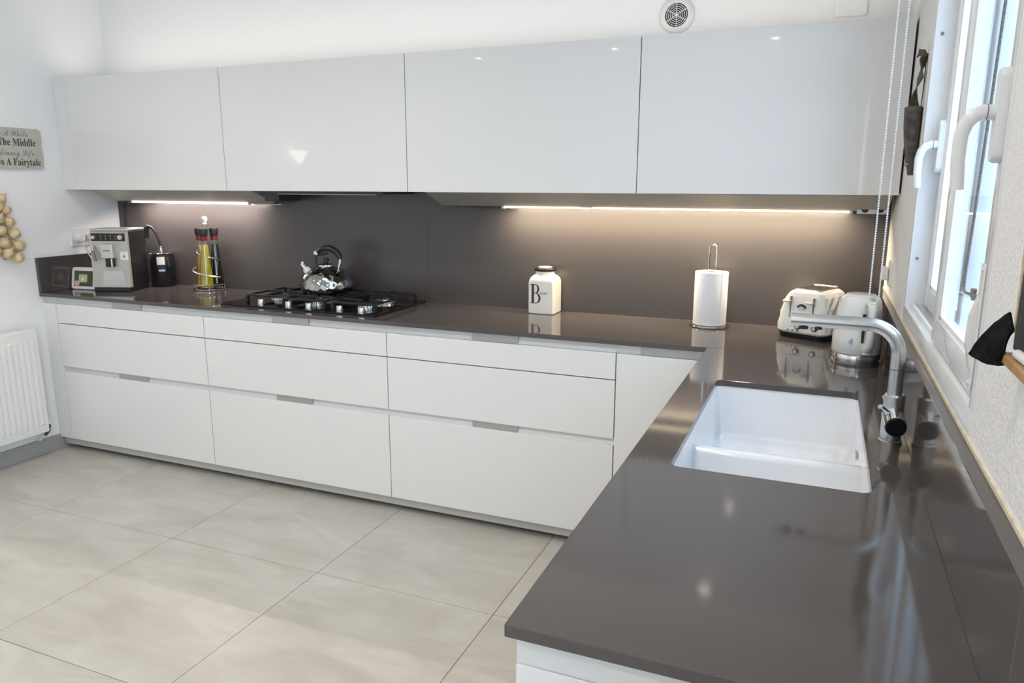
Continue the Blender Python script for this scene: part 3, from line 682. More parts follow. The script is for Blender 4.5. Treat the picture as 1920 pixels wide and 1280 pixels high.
b = BM(); a0 = -0.036; prism(b, [(a0-0.010, -0.0745, 0.088), (a0, -0.0745, 0.076), (a0+0.010, -0.0745, 0.088), (a0, -0.0745, 0.100)], (0, 0.008, 0)); obj('diamond_mark', b, 'bluegrey', k, world=False)
b = BM(); lathe(b, [(0.066, 0), (0.066, 0.0)], (0, 0, -1), 4); b.free()

# ------------------------------------------------------------------ coffee machine
ca = math.radians(19)
c = thing('coffee_machine', 'silver and black bean-to-cup coffee machine on the worktop by left wall', 'coffee machine', (0.243, -0.425, ZC), ca)
CW, CDp, CH = 0.222, 0.195, 0.355
obj('machine_body', box(BM(), 0.002, CW-0.002, 0.012, CDp, 0.02, CH-0.006, 0.006, 2), 'black', c, world=False)
obj('drip_base', box(BM(), 0.006, CW-0.004, -0.020, CDp-0.01, 0.0, 0.026, 0.004, 2), 'black', c, world=False)
b = BM(); prism(b, [(0.0, 0.012, 0.026), (0.0, -0.014, 0.026), (0.0, -0.006, 0.36*0.92), (0.0, 0.012, CH)], (CW, 0, 0))
obj('front_panel', b, mat('silver_plastic', (0.50, 0.485, 0.45), 0.35, metal=0.35, var=0.03), c, world=False)
obj('top_cover', box(BM(), 0.0, CW, 0.0, CDp-0.01, CH-0.006, CH+0.006, 0.004, 2), 'alu', c, world=False)
b = BM(); box(b, 0.012, CW-0.012, -0.013, 0.0, 0.292, 0.336, 0.002, 1); dp = obj('control_panel', b, 'blackgloss', c, world=False)
for u, rad in ((0.030, 0.012), (CW-0.034, 0.015)):
    b = BM(); tube(b, [(u, -0.012, 0.314), (u, -0.024, 0.314)], [rad, rad*0.85], 20); obj('dial', b, 'alu', dp, world=False, smooth=True)
for i in range(4):
    for jz in (0.321, 0.305):
        b = BM(); u = 0.072+0.029*i; tube(b, [(u, -0.012, jz), (u, -0.0145, jz)], 0.0035, 8); obj('button', b, 'greyink', dp, world=False)
sp_ = obj('coffee_spout', box(BM(), 0.080, 0.152, -0.045, 0.0, 0.195, 0.278, 0.005, 2), 'alu', c, world=False)
obj('spout_logo', box(BM(), 0.096, 0.136, -0.0458, -0.044, 0.236, 0.244), 'greyink', sp_, world=False)
obj('spout_nozzle', box(BM(), 0.100, 0.144, -0.040, -0.006, 0.146, 0.195, 0.003, 1), 'black', sp_, world=False)
obj('spout_trim', box(BM(), 0.136, 0.143, -0.0425, -0.0395, 0.146, 0.195), 'chrome', sp_, world=False)
b = BM(); tube(b, [(0.020, -0.022, 0.270), (0.028, -0.032, 0.235)], [0.011, 0.010], 14); wd = obj('steam_wand', b, 'chrome', c, world=False, smooth=True)
b = BM(); tube(b, [(0.028, -0.032, 0.235), (0.040, -0.034, 0.180)], [0.009, 0.008], 12); obj('wand_sleeve', b, mat('bronze_sleeve', (0.25, 0.20, 0.12), 0.4, metal=0.5, var=0.05), wd, world=False, smooth=True)
st = obj('sticker', box(BM(), 0.176, 0.222, -0.013, -0.004, 0.184, 0.232), 'white', c, world=False)
b = BM(); prism(b, [(0.190, -0.0136, 0.200), (0.208, -0.0136, 0.200), (0.199, -0.0136, 0.218)], (0, 0.001, 0)); obj('sticker_mark', b, 'greyink', st, world=False)
b = BM(); prism(b, [(0.055, -0.014, 0.035), (0.205, -0.014, 0.035), (0.190, -0.0125, 0.125), (0.075, -0.0125, 0.125)], (0, -0.006, 0)); obj('drip_recess', b, 'alu', c, world=False)
obj('drip_tray', box(BM(), 0.0, CW, -0.024, -0.004, 0.026, 0.038, 0.002, 1), 'alu', c, world=False)
# milk jug
m_ = thing('milk_container', 'black insulated milk container with a steel lid beside the coffee machine', 'container', (0.408, -0.082, ZC))
b = BM(); lathe(b, [(0.064, 0), (0.068, 0.004), (0.068, 0.14), (0.066, 0.175), (0.060, 0.195)], (0.408, -0.082, ZC), 36); obj('container_body', b, 'black', m_, smooth=True, angle=50)
b = BM(); lathe(b, [(0.064, 0.1952), (0.068, 0.199), (0.066, 0.205), (0.030, 0.211), (0.012, 0.214), (0.011, 0.232), (0.008, 0.243)], (0.408, -0.082, ZC), 32); obj('steel_lid', b, 'chrome', m_, smooth=True)
b = BM(); tube(b, [(0.440, -0.088, ZC+0.180), (0.466, -0.092, ZC+0.168), (0.476, -0.094, ZC+0.13), (0.470, -0.092, ZC+0.09), (0.450, -0.088, ZC+0.075)], [0.012, 0.013, 0.013, 0.012, 0.010], 12); obj('handle', b, 'black', m_, smooth=True)
b = BM(); tube(b, [(0.446, -0.098, ZC+0.190), (0.468, -0.104, ZC+0.175)], [0.006, 0.005], 10); obj('lid_clip', b, 'chrome', m_, smooth=True)
def wrap_label(cx, cy, r, a0, a1, z0, z1):
    b = BM(); A = []; B = []
    for i in range(9):
        a = math.radians(a0+(a1-a0)*i/8); A.append(b.verts.new((cx+r*math.cos(a), cy+r*math.sin(a), z0))); B.append(b.verts.new((cx+r*math.cos(a), cy+r*math.sin(a), z1)))
    for i in range(8): b.faces.new((A[i], A[i+1], B[i+1], B[i]))
    return b
obj('paper_label', wrap_label(0.408, -0.082, 0.0688, 292, 330, ZC+0.135, ZC+0.182), 'cream', m_, label='cream paper label')
b = BM(); tube(b, [(0.338, -0.120, 1.235), (0.340, -0.118, 1.285), (0.355, -0.115, 1.306), (0.374, -0.106, 1.302), (0.394, -0.096, 1.268), (0.404, -0.086, 1.215), (0.408, -0.082, 1.185)], [0.016, 0.016, 0.013, 0.009, 0.0075, 0.007, 0.007], 12)
obj('milk_hose', b, 'black', m_, smooth=True)
obj('print_mark', wrap_label(0.408, -0.082, 0.0687, 298, 328, ZC+0.094, ZC+0.106), 'bluegrey', m_)

# small smart display
d = thing('smart_display', 'small white framed smart display standing left of the coffee machine', 'display', (0.117, -0.405, ZC), math.radians(6))
b = BM(); W2, H2 = 0.088, 0.128
rr = [[b.verts.new((x, yy+z*0.18, z)) for x, z in rrect(-W2+k2, W2-k2, 0.002+k2, H2-k2, 0.014, 4)] for yy, k2 in ((0.022, 0.003), (0.018, 0.0), (-0.002, 0.0), (-0.006, 0.003))]
loft(b, rr); obj('display_frame', b, 'white', d, world=False, smooth=True)
def slab(x0, x1, z0, z1, yo, rad=0.003):
    b = BM(); rr = [[b.verts.new((x, yy+z*0.18, z)) for x, z in rrect(x0, x1, z0, z1, rad, 3)] for yy in (yo+0.003, yo)]
    return loft(b, rr)
sc_ = obj('screen', slab(-0.066, 0.070, 0.020, 0.110, -0.0068), 'screen', d, world=False)
obj('screen_icon', slab(-0.032, 0.030, 0.043, 0.090, -0.0076, 0.008), 'screenicon', sc_, world=False)
b = BM(); prism(b, [(-0.014, -0.0085+0.055*0.18, 0.055), (0.012, -0.0085+0.055*0.18, 0.055), (-0.001, -0.0085+0.078*0.18, 0.078)], (0, -0.0006, 0)); obj('screen_mark', b, 'screengreen', sc_, world=False)
obj('screen_picture', slab(-0.062, -0.026, 0.022, 0.052, -0.0080, 0.012), 'screenred', sc_, world=False)
b = BM(); box(b, -0.05, 0.05, 0.012, 0.055, 0.0, 0.012, 0.003, 1); obj('stand_foot', b, 'white', d, world=False)

# ------------------------------------------------------------------ oil and vinegar set
CX, CY = 0.800, -0.110
cs = thing('cruet_stand', 'chrome cruet stand with a ball-topped rod holding three bottles', 'cruet stand', (CX, CY, ZC))
b = BM(); lathe(b, [(0.090, 0.0), (0.092, 0.003), (0.092, 0.010), (0.088, 0.011), (0.086, 0.006), (0.0, 0.006)], (CX, CY, ZC), 36)
obj('tray', b, 'chrome', cs, smooth=True)
b = BM(); ring = [(CX+0.090*math.cos(2*PI*i/36), CY+0.090*math.sin(2*PI*i/36), ZC+0.036) for i in range(36)]; tube(b, ring, 0.004, 8, closed=True)
for i in range(6):
    a = 2*PI*i/6+0.4; cyl(b, (CX+0.090*math.cos(a), CY+0.090*math.sin(a), ZC+0.008), (CX+0.090*math.cos(a), CY+0.090*math.sin(a), ZC+0.036), 0.003, seg=8)
obj('gallery_rail', b, 'chrome', cs, smooth=True)
b = BM(); cyl(b, (CX, CY, ZC+0.006), (CX, CY, ZC+0.385), 0.0035, seg=10); obj('centre_rod', b, 'chrome', cs, smooth=True)
b = BM(); lathe(b, [(0.004, 0.380), (0.012, 0.386), (0.008, 0.394), (0.015, 0.406), (0.017, 0.416), (0.013, 0.427), (0, 0.432)], (CX, CY, ZC), 20); obj('ball_finial', b, 'whitegloss', cs, smooth=True)
b = BM(); sp2 = []
for i in range(61):
    f = i/60; a = math.radians(150+560*f); rad = 0.052+0.050*f; z = 0.245-0.165*f
    sp2.append((CX+rad*math.cos(a), CY+rad*math.sin(a)*0.86, ZC+z))
tube(b, sp2, 0.0052, 8); obj('wire_spiral', b, 'steel', cs, smooth=True)
blab = [('olive_oil_bottle', 'tapered glass bottle of yellow-green oil at the front of the cruet stand', 'olive', 300),
        ('vinegar_bottle', 'tapered glass bottle of amber vinegar at the left of the cruet stand', 'amber', 180),
        ('balsamic_bottle', 'tapered glass bottle of black vinegar at the right of the cruet stand', 'balsamic', 60)]
for nm, lab, mm, ang in blab:
    a = math.radians(ang); x = CX+0.047*math.cos(a); y = CY+0.047*math.sin(a)
    t = thing(nm, lab, 'bottle', (x, y, ZC+0.0065), 0, 'cruet bottles')
    b = BM(); prf = [(0.036, 0.0), (0.0395, 0.003), (0.039, 0.02), (0.031, 0.13), (0.022, 0.24), (0.0185, 0.285)]
    lathe(b, [(0.034, 0.012), (0.0380, 0.015), (0.0303, 0.13), (0.0213, 0.24), (0.0195, 0.262)], (x, y, ZC+0.0065), 24); obj('liquid', b, mm, t, smooth=True)
    b = BM(); lathe(b, prf, (x, y, ZC+0.0065), 28); obj('glass_bottle', b, 'gclear', t, smooth=True, angle=60)
    b = BM(); lathe(b, [(0.0188, 0.2855), (0.0205, 0.287), (0.0205, 0.312), (0.0188, 0.313)], (x, y, ZC+0.0065), 20); obj('red_collar', b, 'redcap', t, smooth=True)
    b = BM(); lathe(b, [(0.0195, 0.3132), (0.0245, 0.317), (0.0265, 0.350), (0.0255, 0.354), (0, 0.355)], (x, y, ZC+0.0065), 24); obj('stopper', b, 'black', t, smooth=True)

# ------------------------------------------------------------------ sockets and cables
def socket_plate(label, kind, loc, yc, zc, x, sgn, n, wy, hz):
    t = thing('power_socket', label, 'socket', (x, yc, zc))
    b = BM(); rr = []
    for t_, ins in ((0.0, 0), (0.008, 0), (0.011, 0.004)):
        rr.append([b.verts.new((x+sgn*t_, y, z)) for y, z in rrect(yc-wy/2+ins, yc+wy/2-ins, zc-hz/2+ins, zc+hz/2-ins, 0.006, 3)])
    loft(b, rr); f = obj('face_plate', b, 'white', t)
    for i in range(n):
        yy = yc+(i-(n-1)/2)*0.071
        b = BM(); cyl(b, (x+sgn*0.0111, yy, zc), (x+sgn*0.0118, yy, zc), 0.020, seg=20); obj('socket_well', b, mat('socket_well', (0.62, 0.62, 0.61), 0.4, var=0.02), f)
    return t
socket_plate('white double wall socket on the left wall above the side upstand', 'left', None, -0.285, 1.243, 0.0, 1, 2, 0.165, 0.105)
t = thing('power_plug', 'large round white plug in the double socket on the left wall', 'plug', (0.012, -0.320, 1.243))
b = BM(); tube(b, [(0.0125, -0.320, 1.243), (0.035, -0.320, 1.243), (0.045, -0.320, 1.243)], [0.031, 0.029, 0.022], 22); obj('plug_body', b, 'white', t, smooth=True)
b = BM(); tube(b, [(0.036, -0.320, 1.222), (0.040, -0.315, 1.20), (0.032, -0.29, 1.16), (0.030, -0.255, 1.10), (0.035, -0.24, 1.0)], 0.0035, 8); obj('plug_cable', b, 'white', t, smooth=True)
t = thing('power_plug', 'small beige plug with black cable behind the coffee machine', 'plug', (0.012, -0.249, 1.243))
b = BM(); box(b, 0.0125, 0.042, -0.266, -0.232, 1.228, 1.262, 0.004, 1); obj('plug_body', b, 'cream', t)
b = BM(); tube(b, [(0.034, -0.249, 1.228), (0.038, -0.245, 1.19), (0.032, -0.23, 1.12), (0.032, -0.22, 1.0)], 0.0035, 8); obj('plug_cable', b, 'black', t, smooth=True)
b = BM(); tube(b, [(0.170, -0.120, 1.45), (0.10, -0.050, 1.44), (0.055, -0.019, 1.42), (0.048, -0.019, 1.30), (0.044, -0.03, 1.20), (0.05, -0.05, 1.02)], 0.004, 8)
tag(obj('light_cable', b, 'black', smooth=True), 'thin black cable hanging from the strip light in the left corner', 'cable')
socket_plate('single white wall socket on the window wall behind the white kettle', 'right', None, -0.33, 1.232, XW, -1, 1, 0.085, 0.095)
t = thing('power_plug', 'white plug with a black cable in the socket by the window', 'plug', (XW-0.012, -0.33, 1.232))
b = BM(); box(b, XW-0.036, XW-0.0122, -0.354, -0.306, 1.208, 1.258, 0.005, 2); obj('plug_body', b, 'white', t)
b = BM(); tube(b, [(XW-0.030, -0.33, 1.209), (XW-0.040, -0.335, 1.18), (XW-0.05, -0.35, 1.12), (XW-0.045, -0.40, 1.02), (XW-0.045, -0.50, 0.953), (XW-0.06, -0.56, 0.950)], 0.0042, 8); obj('plug_cable', b, 'black', t, smooth=True)

# ------------------------------------------------------------------ fittings high on the back wall
v = thing('wall_vent', 'round white extractor vent with concentric rings on the upper back wall', 'vent', (3.476, 0, 2.284))
def disc_y(prof, seg=40):
    b = BM(); rings = []
    for r_, d_ in prof:
        if r_ == 0: rings.append([b.verts.new((3.476, -d_, 2.284))])
        else: rings.append([b.verts.new((3.476+r_*math.cos(2*PI*i/seg), -d_, 2.284+r_*math.sin(2*PI*i/seg))) for i in range(seg)])
    for A, B in zip(rings, rings[1:]):
        if len(B) == 1:
            for i in range(seg): b.faces.new((A[i], A[(i+1) % seg], B[0]))
        else: ring_bridge(b, A, B)
    return b
obj('vent_rim', disc_y([(0.076, 0.0005), (0.076, 0.006), (0.070, 0.014), (0.052, 0.020), (0.0495, 0.018), (0.0495, 0.006)]), 'white', v, smooth=True)
obj('vent_back', disc_y([(0.0495, 0.005), (0.0, 0.005)]), 'dark', v)
for r_ in (0.011, 0.019, 0.027, 0.035, 0.043):
    b = BM(); tube(b, [(3.476+r_*math.cos(2*PI*i/32), -0.014, 2.284+r_*math.sin(2*PI*i/32)) for i in range(32)], 0.0014, 6, closed=True); obj('vent_ring', b, 'white', v)
for i in range(3):
    a = math.radians(90+60*i); b = BM(); cyl(b, (3.476+0.050*math.cos(a), -0.0155, 2.284+0.050*math.sin(a)), (3.476-0.050*math.cos(a), -0.0155, 2.284-0.050*math.sin(a)), 0.0016, seg=6); obj('vent_spoke', b, 'white', v)
b = BM(); cyl(b, (3.476, -0.008, 2.284), (3.476, -0.018, 2.284), 0.006, seg=16); obj('vent_hub', b, 'white', v)
cv = thing('cover_plate', 'square white cover plate high on the back wall near the window', 'cover plate', (4.172, 0, 2.30))
b = BM(); rr = [[b.verts.new((x, -d_, z)) for x, z in rrect(4.111+i_, 4.234-i_, 2.226+i_, 2.349-i_, 0.008, 3)] for d_, i_ in ((0.0005, 0), (0.006, 0), (0.008, 0.002))]
loft(b, rr); obj('plate', b, 'wall', cv)
b = BM()
for zz in (2.245, 2.33): cyl(b, (4.172, -0.0078, zz), (4.172, -0.0092, zz), 0.0035, seg=10)
obj('screw_head', b, 'white', cv)

# ------------------------------------------------------------------ left wall: sign, garlic, radiator
sg = thing('wall_sign', 'beige wooden sign with dark script lettering on the left wall', 'sign', (0, -0.72, 1.74))
b = BM(); pts = [(-0.485, 1.640), (-0.479, 1.70), (-0.484, 1.76), (-0.479, 1.80), (-0.482, 1.848), (-0.497, 1.857), (-1.10, 1.862), (-1.105, 1.634)]
prism(b, [(0.001, y, z) for y, z in pts], (0.012, 0, 0)); obj('sign_board', b, 'sign', sg)
def mathser(s):
    out = ''
    for ch_ in s:
        if 'A' <= ch_ <= 'Z': out += chr(0x1D400+ord(ch_)-65)
        elif 'a' <= ch_ <= 'z': out += chr(0x1D41A+ord(ch_)-97)
        else: out += ch_
    return out
def mathscr(s):
    out = ''
    for ch_ in s:
        if 'A' <= ch_ <= 'Z': out += chr(0x1D4D0+ord(ch_)-65)
        elif 'a' <= ch_ <= 'z': out += chr(0x1D4EA+ord(ch_)-97)
        else: out += ch_
    return out
for s_, fn, yr, z, sz, mm in (('Once In A While', mathscr, -0.555, 1.813, 0.050, 'greyink'), ('Right In The Middle', mathser, -0.516, 1.763, 0.056, 'ink'),
                              ('Of An Ordinary Life', mathscr, -0.530, 1.711, 0.050, 'greyink'), ('Love Gives Us A Fairytale', mathser, -0.498, 1.658, 0.054, 'ink')):
    b = BM(); text_bm(b, fn(s_), sz, (0.0132, yr, z), (0, 1, 0), (0, 0, 1), align='RIGHT', xs=0.76); obj('lettering', b, mm, sg)
ga = thing('garlic_braid', 'braid of dry golden garlic bulbs hanging at the left picture edge', 'garlic', (0, -0.77, 1.3))
def garlic(y, z, r_, x=0.038):
    b = BM(); c0 = (x, y, z); seg = 14; prf = [(0.0, -0.92), (0.35, -0.85), (0.75, -0.55), (1.0, 0.0), (0.92, 0.4), (0.55, 0.78), (0.22, 1.0), (0.14, 1.35), (0.08, 1.5)]
    A = []
    for rr_, zz in prf:
        if rr_ == 0: A.append([b.verts.new((c0[0], c0[1], c0[2]+zz*r_))]); continue
        A.append([b.verts.new((c0[0]+rr_*r_*(1+0.06*math.cos(7*2*PI*i/seg))*math.cos(2*PI*i/seg), c0[1]+rr_*r_*(1+0.06*math.cos(7*2*PI*i/seg))*math.sin(2*PI*i/seg), c0[2]+zz*r_)) for i in range(seg)])
    for i in range(seg): b.faces.new((A[0][0], A[1][(i+1) % seg], A[1][i]))
    for P, Q in zip(A[1:], A[2:]): ring_bridge(b, P, Q)
    cap(b, A[-1])
    M_ = Matrix.Rotation(random.uniform(-1.0, 1.0), 4, 'X') @ Matrix.Rotation(random.uniform(-0.5, 0.9), 4, 'Y')
    bmesh.ops.transform(b, matrix=Matrix.Translation(c0) @ M_ @ Matrix.Translation([-q for q in c0]), verts=b.verts)
    return obj('garlic_bulb', b, 'garlic', ga, smooth=True)
for y, z, r_ in ((-0.775, 1.478, 0.030), (-0.752, 1.418, 0.029), (-0.742, 1.352, 0.031), (-0.724, 1.288, 0.032), (-0.705, 1.222, 0.033), (-0.720, 1.158, 0.031),
                 (-0.80, 1.375, 0.030), (-0.79, 1.31, 0.030), (-0.785, 1.245, 0.031), (-0.775, 1.185, 0.029), (-0.85, 1.46, 0.030), (-0.86, 1.40, 0.03), (-0.85, 1.335, 0.031), (-0.845, 1.27, 0.03), (-0.84, 1.20, 0.03), (-0.79, 1.44, 0.028)):
    garlic(y, z, r_, 0.034+0.012*random.random())
b = BM(); tube(b, [(0.012, -0.83, 1.70), (0.016, -0.815, 1.5), (0.016, -0.80, 1.35), (0.015, -0.775, 1.15)], [0.008, 0.014, 0.016, 0.008], 10); obj('braided_stem', b, 'straw', ga, smooth=True)

ra = thing('radiator', 'white ribbed panel radiator on the left wall beside the cabinets', 'radiator', (0.06, -1.3, 0.14))
RY0, RY1, RZ0, RZ1 = -1.75, -0.706, 0.155, 0.757
b = BM(); ny = 31; dy = (RY1-RY0-0.03)/ny
obj('front_panel', box(BM(), 0.076, 0.092, RY0, RY1, RZ0, RZ1, 0.004, 2), 'whitegloss', ra)
obj('back_panel', box(BM(), 0.028, 0.040, RY0+0.01, RY1-0.01, RZ0+0.01, RZ1-0.02, 0.003, 1), 'white', ra)
for i in range(ny):
    ya = RY0+0.015+dy*i; b = BM()
    y0_, y1_ = ya+0.005, ya+dy-0.005
    rr = [[b.verts.new((x_, y, z)) for y, z in ((y0_+k_, RZ0+0.045+k_), (y1_-k_, RZ0+0.045+k_), (y1_-k_, RZ1-0.055-k_), (y0_+k_, RZ1-0.055-k_))] for x_, k_ in ((0.092, 0), (0.0945, 0.005))]
    loft(b, rr, c0=False); obj('rib', b, 'whitegloss', ra)
obj('top_grille', box(BM(), 0.034, 0.080, RY0+0.004, RY1-0.004, RZ1-0.006, RZ1+0.002, 0.001, 1), 'white', ra)
obj('side_cover', box(BM(), 0.030, 0.090, RY1-0.006, RY1+0.002, RZ0+0.005, RZ1, 0.001, 1), 'white', ra)
for ya in (-1.60, -0.90): obj('wall_bracket', box(BM(), 0.0015, 0.028, ya-0.015, ya+0.015, RZ0+0.05, RZ1-0.08), 'white', ra)
b = BM(); tube(b, [(0.055, RY1-0.004, 0.175), (0.055, RY1+0.030, 0.172)], 0.010, 12); tube(b, [(0.055, RY1+0.022, 0.19), (0.055, RY1+0.018, 0.15), (0.05, RY1-0.002, 0.125)], [0.012, 0.011, 0.008], 12); va = obj('valve', b, 'dark', ra, smooth=True)
b = BM(); tube(b, [(0.055, RY1+0.024, 0.188), (0.055, RY1+0.026, 0.222)], [0.016, 0.018], 16); obj('valve_knob', b, 'white', va, smooth=True)
b = BM(); tube(b, [(0.048, RY1-0.006, 0.128), (0.030, RY1-0.02, 0.10), (0.012, RY1-0.02, 0.098)], 0.007, 10); obj('supply_pipe', b, 'white', va, smooth=True)

# ------------------------------------------------------------------ window wall: sheath, blind chain, cord, cleat, chalkboard
t = thing('leather_sheath', 'dark weathered sheath on a twisted strap hanging beside the window', 'sheath', (XW, -0.78, 1.78))
b = BM(); rr = []
for z, xa, hw in ((1.806, 4.346, 0.042), (1.75, 4.349, 0.040), (1.70, 4.355, 0.036), (1.655, 4.363, 0.029), (1.632, 4.366, 0.026), (1.625, 4.369, 0.0215), (1.600, 4.374, 0.017)):
    q = []
    for i in range(16):
        a = 2*PI*i/16; xm = (xa+4.394)/2; hx = (4.394-xa)/2
        ca_, sa_ = math.cos(a), math.sin(a)
        q.append(b.verts.new((xm+hx*math.copysign(abs(ca_)**0.6, ca_), -0.775+hw*math.copysign(abs(sa_)**0.6, sa_)+random.uniform(-.001, .001), z+0.012*(xm+hx*ca_-xa))))
    rr.append(q)
loft(b, rr); obj('sheath_body', b, 'leather', t, smooth=True, angle=60)
b = BM(); tube(b, [(4.367, -0.81, 1.634), (4.364, -0.78, 1.632), (4.367, -0.745, 1.634)], 0.003, 8); obj('binding_cord', b, 'straw', t, smooth=True)
b = BM(); P = []
path = [(4.372, -0.775, 1.800, 0.2, 0.018), (4.370, -0.775, 1.825, 0.5, 0.013), (4.371, -0.775, 1.850, 1.0, 0.009), (4.376, -0.775, 1.872, 1.6, 0.018), (4.381, -0.775, 1.893, 1.9, 0.019), (4.382, -0.775, 1.918, 1.4, 0.017), (4.385, -0.775, 1.945, 0.7, 0.015), (4.388, -0.775, 1.965, 0.2, 0.010)]
prev = None
for x, y, z, a, hw in path:
    dx, dy_ = math.cos(a)*hw, math.sin(a)*hw; nx, ny_ = -math.sin(a)*0.0018, math.cos(a)*0.0018
    cur = [b.verts.new((x+sx*dx+sn*nx, y+sx*dy_+sn*ny_, z)) for sx, sn in ((-1, -1), (1, -1), (1, 1), (-1, 1))]
    if prev: ring_bridge(b, prev, cur)
    else: cap(b, cur, True)
    prev = cur
cap(b, prev); obj('twisted_strap', b, 'strap', t, smooth=True, angle=70)
b = BM(); tube(b, [(4.386, -0.775, 1.955), (4.379, -0.775, 1.972), (4.374, -0.775, 1.975), (4.371, -0.775, 1.962), (4.366, -0.777, 1.955)], [0.010, 0.009, 0.007, 0.004, 0.003], 10); obj('strap_knot', b, 'strap', t, smooth=True)
b = BM(); tube(b, [(4.396, -0.775, 1.960), (4.380, -0.775, 1.962)], 0.003, 8); obj('nail', b, 'dark', t)
b = BM(); tube(b, [(4.391, -0.775, 1.955), (4.3925, -0.777, 1.88), (4.391, -0.775, 1.80)], 0.0014, 6); obj('thin_cord', b, 'ink', t)
t.location.z -= 0.008

bl = thing('roller_blind_chain', 'two strands of white bead chain hanging in front of the kettle', 'chain', (4.31, -0.85, 1.18))
def chain(xa, xb, y, z0, z1, rad, pitch, m, parent):
    b = BM(); n = int((z1-z0)/pitch)
    pts = [(xa+0.010*0, y, z0+pitch*i) for i in range(n)]
    ptsb = [(xb, y, z0+pitch*i) for i in range(n)]
    m_ = max(3, int(PI*abs(xa-xb)/2/pitch)); bot = [((xa+xb)/2+(xa-xb)/2*math.cos(PI*i/m_), y, z0-abs(xa-xb)/2*math.sin(PI*i/m_)) for i in range(1, m_)]
    for p_ in pts+ptsb+bot: bmesh.ops.create_icosphere(b, subdivisions=1, radius=rad, matrix=Matrix.Translation(p_))
    o = obj('beads', b, m, parent, smooth=True, angle=180); o['kind'] = 'stuff'
    b = BM(); tube(b, [pts[-1], pts[0]]+bot+[ptsb[0], ptsb[-1]], rad*0.35, 6); obj('thread', b, m, parent)
chain(4.324, 4.296, -0.85, 1.200, 2.40, 0.0036, 0.0078, 'white', bl)
b = BM(); box(b, 4.285, 4.392, -0.90, -0.82, 2.40, 2.46, 0.004, 1); obj('blind_bracket', b, 'white', bl)
co = thing('blind_cord', 'grey twisted cord hanging over the near window pane, hooked to the cleat', 'cord', (4.36, -1.94, 1.37))
b = BM(); pts = [(4.391, -1.985, 2.30), (4.391, -1.968, 2.05), (4.391, -1.94, 1.75), (4.391, -1.915, 1.50), (4.391, -1.900, 1.392), (4.391, -1.904, 1.376), (4.391, -1.918, 1.370), (4.390, -1.95, 1.372), (4.388, -2.022, 1.378)]
tube(b, pts, 0.0026, 8); obj('cord', b, mat('cord_grey', (0.20, 0.19, 0.17), 0.8, var=0.4, var_scale=300), co, smooth=True)
b = BM(); tube(b, [(4.388, -2.016, 1.374), (4.388, -2.018, 1.388)], 0.005, 8); obj('cord_knot', b, 'greyink', co)
cl = thing('cord_cleat', 'white angular cord cleat at the near lower window edge', 'cleat', (XW, -2.03, 1.25))
b = BM(); prism(b, [(XW-0.004, -2.035, 1.385), (XW-0.014, -2.035, 1.345), (XW-0.0155, -2.035, 1.300), (XW-0.007, -2.035, 1.255), (XW-0.004, -2.035, 1.255)], (0, -0.026, 0)); obj('cleat_body', b, 'white', cl)
obj('backing_strip', box(BM(), XW-0.005, XW-0.0021, -2.072, -2.040, 1.222, 1.435, 0.001, 1), 'white', cl)
b = BM(); box(b, XW-0.012, XW-0.005, -2.034, -2.026, 1.370, 1.380); obj('hook', b, 'greyink', cl)
b = BM()
for zz in (1.425, 1.232): cyl(b, (XW-0.0045, -2.056, zz), (XW-0.0075, -2.056, zz), 0.004, seg=10)
obj('screw_head', b, 'white', cl)

cb = thing('chalkboard', 'small black chalkboard with pale wooden frame on the near window wall', 'chalkboard', (XW, -2.62, 1.34))
CY0, CY1, CZ0, CZ1 = -2.92, -2.352, 1.352, 1.98
obj('board_panel', box(BM(), XW-0.012, XW-0.003, CY0+0.004, CY1-0.004, CZ0, CZ1), 'board', cb)
b = BM(); n = 14
edge = []
for i in range(n+1):
    edge.append((CZ0+0.02+(CZ1-CZ0-0.02)*i/n, random.uniform(-0.0012, 0.0012)))
for (za, ja), (zb, jb) in zip(edge, edge[1:]): box(b, XW-0.0145+ja, XW-0.003, CY1-0.004, CY1+0.001+ja, za, zb)
obj('frame_edge', b, 'palewood', cb)
obj('chalk_ledge', box(BM(), XW-0.030, XW-0.003, CY0, CY1-0.032, CZ0-0.014, CZ0, 0.002, 1), 'wood', cb)
t = obj('chalk', lathe(BM(), [(0.0055, 0), (0.006, 0.001), (0.006, 0.062), (0.0055, 0.063)], (0, 0, 0), 16), 'white'); t.rotation_euler = (PI/2, 0, math.radians(2)); t.location = (XW-0.0215, -2.428, CZ0+0.0065)
tag(t, 'stick of white chalk lying on the chalkboard ledge', 'chalk')
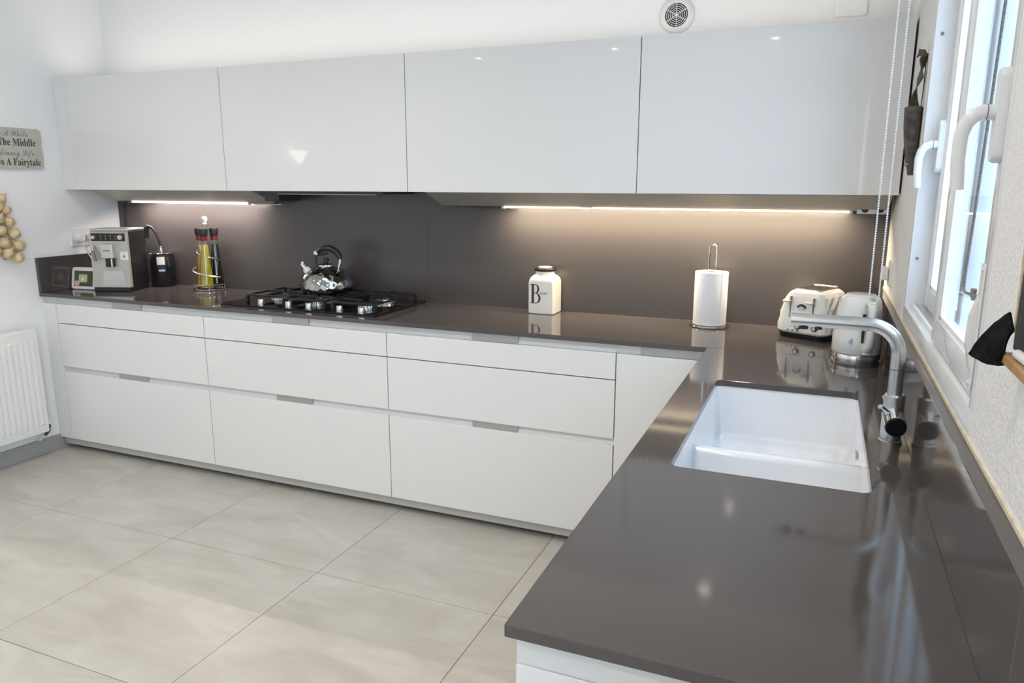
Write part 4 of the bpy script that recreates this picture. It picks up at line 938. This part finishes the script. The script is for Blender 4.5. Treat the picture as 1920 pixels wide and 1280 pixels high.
# black felt cloth pinched on the corner of the ledge
b = BM(); A = []; N1, N2 = 10, 8
top = Vector((4.3715, -2.383, 1.402)); tip = Vector((4.334, -2.375, 1.3425)); br = Vector((4.371, -2.392, 1.337)); tr_ = Vector((4.3720, -2.41, 1.385))
for i in range(N1+1):
    row = []
    for jx in range(N2+1):
        s1 = i/N1; s2 = jx/N2
        l_ = top.lerp(tip, s1); r_ = tr_.lerp(br, s1); p_ = l_.lerp(r_, s2)
        p_ = p_ + Vector((-0.004*math.sin(PI*s1), 0.006*math.sin(5*s2+2*s1)*s1, 0.0035*math.sin(PI*s1)+0.0008*random.uniform(-1, 1)))
        if i == N1: p_.z -= 0.004*math.sin(PI*s2)
        row.append(b.verts.new(p_))
    A.append(row)
for i in range(N1):
    for jx in range(N2): b.faces.new((A[i][jx], A[i+1][jx], A[i+1][jx+1], A[i][jx+1]))
bmesh.ops.recalc_face_normals(b, faces=b.faces)
bmesh.ops.solidify(b, geom=list(b.faces), thickness=0.004)
tag(obj('felt_cloth', b, 'felt', smooth=True), 'black felt cloth wedged at the corner of the chalkboard ledge', 'cloth')

# ------------------------------------------------------------------ ceiling lamps and a wall light (seen mirrored in worktop and doors)
for yk, y in enumerate((-1.5, -2.79, -4.1)):
    for xk, x in enumerate((0.95, 2.30, 3.65)):
        lab = 'white recessed ceiling spot, %s column, %s row from the back wall' % (('left', 'middle', 'right')[xk], ('first', 'second', 'third')[yk])
        t = thing('ceiling_spot', lab, 'light', (x, y, CEIL), 0, 'recessed ceiling spots')
        b = BM(); lathe(b, [(0.050, -0.0002), (0.050, -0.004), (0.042, -0.008), (0.036, -0.003), (0.036, -0.0002)], (x, y, CEIL), 28); obj('trim_ring', b, 'white', t, smooth=True)
        b = BM(); lathe(b, [(0.0355, -0.001), (0.034, -0.0035), (0, -0.004)], (x, y, CEIL), 24); obj('lens', b, 'lamp', t, smooth=True)
        l = bpy.data.lights.new('spot_light', 'AREA'); l.shape = 'DISK'; l.size = 0.07; l.energy = SPOT_W; l.color = (1.0, 0.89, 0.77); l.spread = math.radians(150)
        lo = bpy.data.objects.new('spot_light', l); lo.location = (0, 0, -0.012); COL.objects.link(lo); lo.parent = t

t = thing('wall_uplighter', 'small glowing white cone lamp on the left wall, mirrored in a cabinet door', 'light', (0, -2.43, 1.74))
b = BM(); cyl(b, (0.0005, -2.43, 1.72), (0.015, -2.43, 1.72), 0.03, seg=20); tube(b, [(0.012, -2.43, 1.72), (0.05, -2.43, 1.715), (0.07, -2.43, 1.73)], 0.006, 10); obj('wall_arm', b, 'chrome', t, smooth=True)
b = BM(); lathe(b, [(0.016, 0.0), (0.075, 0.10), (0.073, 0.10), (0.0, 0.012)], (0.09, -2.43, 1.73), 24, close=False); obj('glass_cone', b, 'sconce', t, smooth=True)
